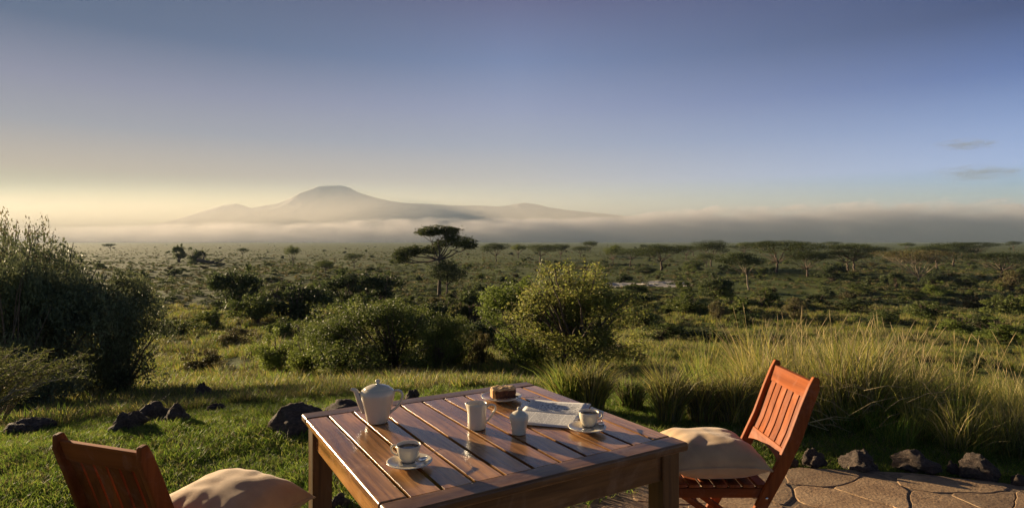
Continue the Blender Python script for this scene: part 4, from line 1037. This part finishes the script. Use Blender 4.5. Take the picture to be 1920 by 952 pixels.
def in_patio(x, y): return inside((x, y), PATIO)

rs = np.random.RandomState(11)
# mown lawn round the terrace
pts = []; scl = []
while len(pts) < 14000:
    r = math.sqrt(rs.uniform(1.2 ** 2, 9.2 ** 2)); a = R(rs.uniform(-52, 50)); x, y = r * math.sin(a), r * math.cos(a)
    if in_patio(x, y) or x > 0 and y < 2.9 and x > -.5: continue
    pts.append((x, y, 0)); wn = mnoise.noise(Vector((x * .9, y * .9, 4))) + .5 * mnoise.noise(Vector((x * 2.7, y * 2.7, 9)))
    if wn < -.22 and rs.rand() < .55: pts.pop(); continue
    scl.append((.8 if wn < 0 else 1.1) * rs.uniform(.6, 1.35) * (1 + .6 * max(0, math.sin(x * 1.7 + 1) * math.sin(y * 2.1))))
pts = np.array(pts); pts[:, 2] = zt(pts[:, 0], pts[:, 1]) - .003
lawn = [tuft(200 + i, 110, .11, .036 + .007 * i, .0034, .8, ['grass_green', 'grass_dry'], [.9 - .12 * (i % 3), .1 + .12 * (i % 3)]) for i in range(4)]
scatter('lawn_grass', 'short green lawn grass around the terrace', 'grass', pts, rs.uniform(0, 6.28, len(pts)), scl, lawn)

# rough grass down the slope
pts = []; scl = []
for i in range(22000):
    r = math.exp(rs.uniform(math.log(7.2), math.log(130))); a = R(rs.uniform(-46, 44)); x, y = r * math.sin(a), r * math.cos(a)
    d = math.sin(x * .5 + 2) * math.sin(y * .37) + .5 * math.sin(x * 1.3 + y * .8)
    if d < -.45 and rs.rand() < .8: continue
    pts.append((x, y, 0)); scl.append(rs.uniform(.5, 1.3) * (r / 12) ** .5 * (.8 if x < 0 and r < 12 else .72 if r < 14 else 1))
pts = np.array(pts); pts[:, 2] = zt(pts[:, 0], pts[:, 1]) - .01
rough = [tuft(220 + i, 70, .16, .24 + .03 * i, .010, .55, ['grass_dry', 'grass_green', 'grass_tall'], w_) for i, w_ in enumerate([[.8, .05, .15], [.3, .3, .4], [.15, .5, .35], [.6, .1, .3]])]
scatter('slope_grass', 'rough green and dry grass covering the slope below the lawn', 'grass', pts, rs.uniform(0, 6.28, len(pts)), scl, rough, seed=2)

# low growth of the plain
pts = []; scl = []
for i in range(36000):
    by = 456 + 180 * rs.beta(1.1, 1.6); px = rs.uniform(-60, 1980); 
    y = None; pts.append((px, by)); 
pts = np.array(pts)
ys = np.exp(np.linspace(math.log(12), math.log(5000), 500)); prj = HY + F * (CAMZ - np.interp(np.log(ys + 1), LR, PZ)) / ys
Yd = np.interp(-pts[:, 1], -prj, ys); Xd = (pts[:, 0] - CX) / F * Yd
pn = np.sin(Xd * .03 + 1) * np.sin(Yd * .021 + Xd * .008) + .6 * np.sin(Xd * .09 - Yd * .05) + .3 * rs.normal(size=len(Xd))
kp = (pn > .02) | (rs.rand(len(pn)) < np.where(Xd < 0, .5, .22)); Xd, Yd = Xd[kp], Yd[kp]
pts = np.stack([Xd, Yd, zt(Xd, Yd) - .05], -1); scl = rs.uniform(.3, .95, len(Xd)) * np.clip(Yd / 90, .7, 3.5) ** .6
scrub = []
for i, (lm, n_) in enumerate([('leaf_mid', 150), ('leaf_dark', 170), ('leaf_brown', 130), ('leaf_acacia', 150), ('grass_dry', 130)]):
    r2 = np.random.RandomState(300 + i); C = [(r2.uniform(-.5, .5), r2.uniform(-.5, .5), r2.uniform(.1, .3), r2.uniform(.3, .5), r2.uniform(.3, .5), r2.uniform(.2, .32)) for _ in range(5)]
    V, Q = leaves(r2, C, n_, .12, .6, 0, .2); scrub.append(npmesh('scrub', V, Q, mats=[M[lm]]))
scatter('plain_scrub', 'low scrub and tussocks covering the wide plain', 'scrub', pts, rs.uniform(0, 6.28, len(pts)), scl, scrub, seed=3)

# tall yellow grass behind the patio
tall = [tuft(240 + i, 105, .14, .78 + .07 * i, .0062, .42, ['grass_tall', 'grass_dry', 'straw'], w_, curve=.4) for i, w_ in enumerate([[.8, .15, .05], [.6, .33, .07], [.9, .08, .02], [.45, .45, .10]])] + [tuft(260 + i, 110, .2, .5, .009, .7, ['grass_green', 'grass_tall'], [.8, .2]) for i in range(3)]
def front(x): return float(np.interp(x, [-.3, 1.0, 1.35, 2.0, 2.6, 3.1, 3.8, 5.5], [7.3, 6.2, 5.6, 5.2, 5.1, 4.72, 4.4, 3.9]))
pts = []; scl = []
while len(pts) < 880:
    x = rs.uniform(1.9, 8.5); y = front(x) + rs.uniform(0, 1) ** 1.3 * 4.2
    if x / y < .34 + rs.uniform(-.03, .05): continue
    cl = mnoise.noise(Vector((x * 1.35, y * 1.35, 2.2))) + .6 * mnoise.noise(Vector((x * 3.1, y * 3.1, 7)))
    if cl < .0 and rs.rand() < .85: continue
    edge = min(1, (y - front(x)) / 1.0); hx = float(np.interp(x, [1.9, 2.6, 3.6, 4.6, 6, 8], [.85, 1.2, 1.05, .72, .8, .9]))
    pts.append((x, y, 0)); scl.append(rs.uniform(.45, 1.02) * hx * (.6 + .35 * edge + .5 * max(-.2, cl)))
pts = np.array(pts); pts[:, 2] = zt(pts[:, 0], pts[:, 1]) - .01
scatter('tall_grass', 'tall yellow-green grass behind the patio and chair', 'grass', pts, rs.uniform(0, 6.28, len(pts)), scl, tall, tilt=.3, seed=4)

# separate tussocks along the lawn
TG = 'grass tussocks beside the lawn'
for i, (px, by, ty, w, mats, wt, lab) in enumerate([
    (1068, 772, 655, 90, ['grass_tall', 'grass_green'], [.6, .4], 'bright green tussock nearest the back corner of the table'),
    (1112, 778, 656, 70, ['grass_tall', 'grass_dry'], [.5, .5], 'tussock with leaning straw-coloured stems next to the bright green one'),
    (1186, 772, 692, 74, ['grass_dry', 'grass_green'], [.6, .4], 'brownish matted tussock, lowest of the tussock row'),
    (1258, 798, 658, 72, ['grass_tall', 'grass_dry'], [.5, .5], 'yellow tussock standing in front of the row on the lawn'),
    (1322, 800, 680, 80, ['grass_dry', 'grass_tall'], [.6, .4], 'drooping dry tussock with dark heart next to the yellow one'),
    (1378, 802, 668, 80, ['grass_tall', 'grass_dry'], [.5, .5], 'tussock just before the back of the sunlit chair'),
    (1430, 790, 640, 84, ['grass_tall', 'grass_dry'], [.7, .3], 'tall tussock directly behind the sunlit chair back')]):
    x, y, z = ground_at(px, by); h = CAMZ + (HY - ty) / F * y - z; wr = w / F * y / 2
    me = tuft(400 + i, 620, wr * .55, h * .98, .0075, .5, mats, wt, .6); me.name = 'grass_tussock'
    o = link('grass_tussock', me); o.location = (x, y + wr * .4, z - .01); tag(o, lab, 'grass tussock', TG)

m = MB(); rs = np.random.RandomState(41)
for i in range(170):
    px = rs.uniform(1390, 1760) if rs.rand() < .75 else rs.uniform(1760, 1930); y = rs.uniform(5.6, 8.2); x = ray(px) * y; z = float(zt(x, y)); h = rs.uniform(.7, 1.12); lx, ly = rs.uniform(-.4, .4), rs.uniform(-.15, .15)
    P = [Vector((x + lx * q * q, y + ly * q * q, z + h * q)) for q in (0, .35, .7, .86, 1)]; m.tube(P[:4], [.0018, .0016, .0013, .001], 3, cap=False)
    m.tube([P[3], P[3].lerp(P[4], .5), P[4]], [.0012, .0028, .0008], 4)
tag(m.build('seed_stalks', M['straw']), 'thin straw seed stalks rising out of the tall grass', 'grass', kind='stuff')

# bent straw stems lying out of the tall grass
m = MB(); rs = np.random.RandomState(31)
for i in range(46):
    px, py = rs.uniform(1500, 1780), rs.uniform(728, 812); y = rs.uniform(4.75, 5.3); p = Vector((ray(px) * y, y, CAMZ + (HY - py) / F * y)); p.z = max(p.z, 0)
    a = rs.uniform(-.6, .9); d = Vector((math.cos(a) * rs.choice([-1, 1]), rs.uniform(-.3, .1), abs(math.sin(a)) * .8 + .05)) * rs.uniform(.15, .5)
    m.tube([p, p + d * .5 + Vector((0, 0, .03)), p + d], [.0035, .003, .0012], 4)
o = m.build('straw_stems', M['straw']); tag(o, 'bent pale straw stems sticking out of the tall grass', 'straw', kind='stuff')

# ------------------------------------------------------------------ mist bank in front of the mountain, and haze
def volmat(name, build):
    m = bpy.data.materials.new(name); m.use_nodes = True; t = m.node_tree; t.nodes.clear()
    out = t.nodes.new('ShaderNodeOutputMaterial'); v = t.nodes.new('ShaderNodeVolumePrincipled'); t.links.new(v.outputs[0], out.inputs['Volume']); build(m, t, v); return m
BK0, BK1 = 8000., 9400.
bx = [-60, 100, 300, 450, 560, 640, 700, 780, 900, 1000, 1100, 1160, 1210, 1260, 1330, 1400, 1450, 1520, 1600, 1700, 1800, 1900, 2000]
by_ = [430, 428, 424, 417, 421, 419, 411, 412, 411, 412, 411, 406, 401, 396, 391, 388, 381, 378, 375, 377, 373, 377, 374]
n = 240; V = []; prof = []
for i in range(n + 1):
    px = -60 + 2060 * i / n; top_ = (HY - np.interp(px, bx, by_)) / F * 8750 * 1.12
    top_ *= 1 + .09 * mnoise.fractal(Vector((px / 38, 0, 0)), .9, 2, 4); prof.append((px, top_))
k = 10
for px, tz in prof:
    for j in range(k + 1):
        t = j / k; ydep = BK0 + (BK1 - BK0) * t; xx = ray(px) * 9600 
        zz_ = tz * (math.sin(math.pi * t) ** .35) if 0 < t < 1 else 0
        zz_ *= 1 + .07 * mnoise.noise(Vector((px / 30, t * 4, 3)))
        V.append((xx, ydep, max(zz_, 2) - 14))
    V.append((ray(px) * 9600, BK1, -14.5)); V.append((ray(px) * 9600, BK0, -14.5))
w_ = k + 3; bmf = []
for i in range(n):
    for j in range(w_): bmf.append((i * w_ + j, (i + 1) * w_ + j, (i + 1) * w_ + (j + 1) % w_, i * w_ + (j + 1) % w_))
bmf_e = [list(range(w_))[::-1], [n * w_ + j for j in range(w_)]]
me = bpy.data.meshes.new('mist_bank'); me.from_pydata(V, [], [f[::-1] for f in bmf] + [e[::-1] for e in bmf_e])
bm = bmesh.new(); bm.from_mesh(me); bmesh.ops.recalc_face_normals(bm, faces=bm.faces); bm.to_mesh(me); bm.free()
def mist(m, t, v):
    g = nd(t, 'ShaderNodeNewGeometry'); sp = nd(t, 'ShaderNodeSeparateXYZ'); t.links.new(g.outputs['Position'], sp.inputs[0])
    mp = nd(t, 'ShaderNodeMapping'); mp.inputs['Scale'].default_value = (1 / 430, 1 / 700, 1 / 170); t.links.new(g.outputs['Position'], mp.inputs[0])
    n_ = nd(t, 'ShaderNodeTexNoise'); n_.inputs['Detail'].default_value = 5; n_.inputs['Roughness'].default_value = .62; n_.inputs['Scale'].default_value = 1; t.links.new(mp.outputs[0], n_.inputs['Vector'])
    r_ = nd(t, 'ShaderNodeMapRange'); r_.inputs[1].default_value = .28; r_.inputs[2].default_value = .62; r_.inputs[3].default_value = .15; r_.inputs[4].default_value = 1.0; r_.inputs[3].default_value = 0
    tp_ = nd(t, 'ShaderNodeMapRange'); tp_.inputs[1].default_value = -5500; tp_.inputs[2].default_value = 5500; tp_.inputs[3].default_value = 285; tp_.inputs[4].default_value = 610; t.links.new(sp.outputs[0], tp_.inputs[0])
    fr = nd(t, 'ShaderNodeMath', operation='DIVIDE'); t.links.new(sp.outputs[2], fr.inputs[0]); t.links.new(tp_.outputs[0], fr.inputs[1])
    pw = nd(t, 'ShaderNodeMath', operation='POWER'); t.links.new(fr.outputs[0], pw.inputs[0]); pw.inputs[1].default_value = 3.0
    ml = nd(t, 'ShaderNodeMath', operation='MULTIPLY_ADD'); t.links.new(pw.outputs[0], ml.inputs[0]); ml.inputs[1].default_value = -.30; t.links.new(n_.outputs[0], ml.inputs[2])
    t.links.new(ml.outputs[0], r_.inputs[0])
    xr = nd(t, 'ShaderNodeMapRange'); xr.inputs[1].default_value = -6500; xr.inputs[2].default_value = 5500; xr.inputs[3].default_value = MISTL; xr.inputs[4].default_value = MISTR; t.links.new(sp.outputs[0], xr.inputs[0])
    q = nd(t, 'ShaderNodeMath', operation='MULTIPLY'); t.links.new(r_.outputs[0], q.inputs[0]); t.links.new(xr.outputs[0], q.inputs[1]); t.links.new(q.outputs[0], v.inputs['Density'])
    v.inputs['Color'].default_value = (.90, .84, .82, 1); v.inputs['Anisotropy'].default_value = .55
MISTL, MISTR = .0005, .0052
mb = link('mist_bank', me, volmat('mist', mist)); tag(mb, 'long bank of low mist lying before the mountain', 'mist', kind='stuff')
# the thick morning air under the mountain, thinning out upwards
VEIL = .0022
def veil(m, t, v):
    g = nd(t, 'ShaderNodeNewGeometry'); sp = nd(t, 'ShaderNodeSeparateXYZ'); t.links.new(g.outputs['Position'], sp.inputs[0])
    r_ = nd(t, 'ShaderNodeMapRange'); r_.inputs[1].default_value = 0; r_.inputs[2].default_value = 1170; r_.inputs[3].default_value = 1; r_.inputs[4].default_value = 0; t.links.new(sp.outputs[2], r_.inputs[0])
    pw = nd(t, 'ShaderNodeMath', operation='POWER'); t.links.new(r_.outputs[0], pw.inputs[0]); pw.inputs[1].default_value = 2.3
    q = nd(t, 'ShaderNodeMath', operation='MULTIPLY'); t.links.new(pw.outputs[0], q.inputs[0]); q.inputs[1].default_value = VEIL; t.links.new(q.outputs[0], v.inputs['Density'])
    v.inputs['Color'].default_value = (.78, .72, .64, 1); v.inputs['Anisotropy'].default_value = .35
b = MB(); b.box((0, 10150, 578), (28500, 1300, 1186)); tag(b.build('morning_mist', volmat('morning_air', veil), smooth=False), 'thick pale morning air veiling the mountain', 'mist', kind='stuff')
# two wisps of cloud
def wisp(m, t, v):
    cc = nd(t, 'ShaderNodeTexCoord'); n_ = nd(t, 'ShaderNodeTexNoise'); n_.inputs['Scale'].default_value = 2.4; n_.inputs['Detail'].default_value = 5; t.links.new(cc.outputs['Object'], n_.inputs['Vector'])
    ln = nd(t, 'ShaderNodeVectorMath', operation='LENGTH'); t.links.new(cc.outputs['Object'], ln.inputs[0])
    a = nd(t, 'ShaderNodeMapRange'); a.inputs[1].default_value = 1; a.inputs[2].default_value = .2; t.links.new(ln.outputs['Value'], a.inputs[0])
    b = nd(t, 'ShaderNodeMapRange'); b.inputs[1].default_value = .45; b.inputs[2].default_value = .7; t.links.new(n_.outputs[0], b.inputs[0])
    q = nd(t, 'ShaderNodeMath', operation='MULTIPLY'); t.links.new(a.outputs[0], q.inputs[0]); t.links.new(b.outputs[0], q.inputs[1])
    q2 = nd(t, 'ShaderNodeMath', operation='MULTIPLY'); t.links.new(q.outputs[0], q2.inputs[0]); q2.inputs[1].default_value = .004; t.links.new(q2.outputs[0], v.inputs['Density'])
    v.inputs['Color'].default_value = (.16, .19, .25, 1)
wm = volmat('cloud_wisp', wisp)
for px, py, w, h, lab in ((1812, 271, 130, 24, 'upper grey wisp of cloud in the clear sky'), (1835, 324, 190, 34, 'lower grey wisp of cloud over the mist bank')):
    bm = bmesh.new(); bmesh.ops.create_icosphere(bm, subdivisions=3, radius=1); me = bpy.data.meshes.new('cloud_wisp'); bm.to_mesh(me); bm.free()
    o = link('cloud_wisp', me, wm); D = 16500; o.location = (ray(px) * D, D, CAMZ + (HY - py) / F * D); o.scale = (w / 2 / F * D, 500, h / 2 / F * D); tag(o, lab, 'cloud', kind='stuff')
def hz(m, t, v):
    v.inputs['Density'].default_value = HAZE; v.inputs['Color'].default_value = (.36, .47, .60, 1); v.inputs['Anisotropy'].default_value = .05
HAZE = .000048
b = MB(); b.box((0, 6000, 592.5), (29000, 15200, 1225)); o = b.build('haze', volmat('haze_air', hz), smooth=False); tag(o, kind='stuff')
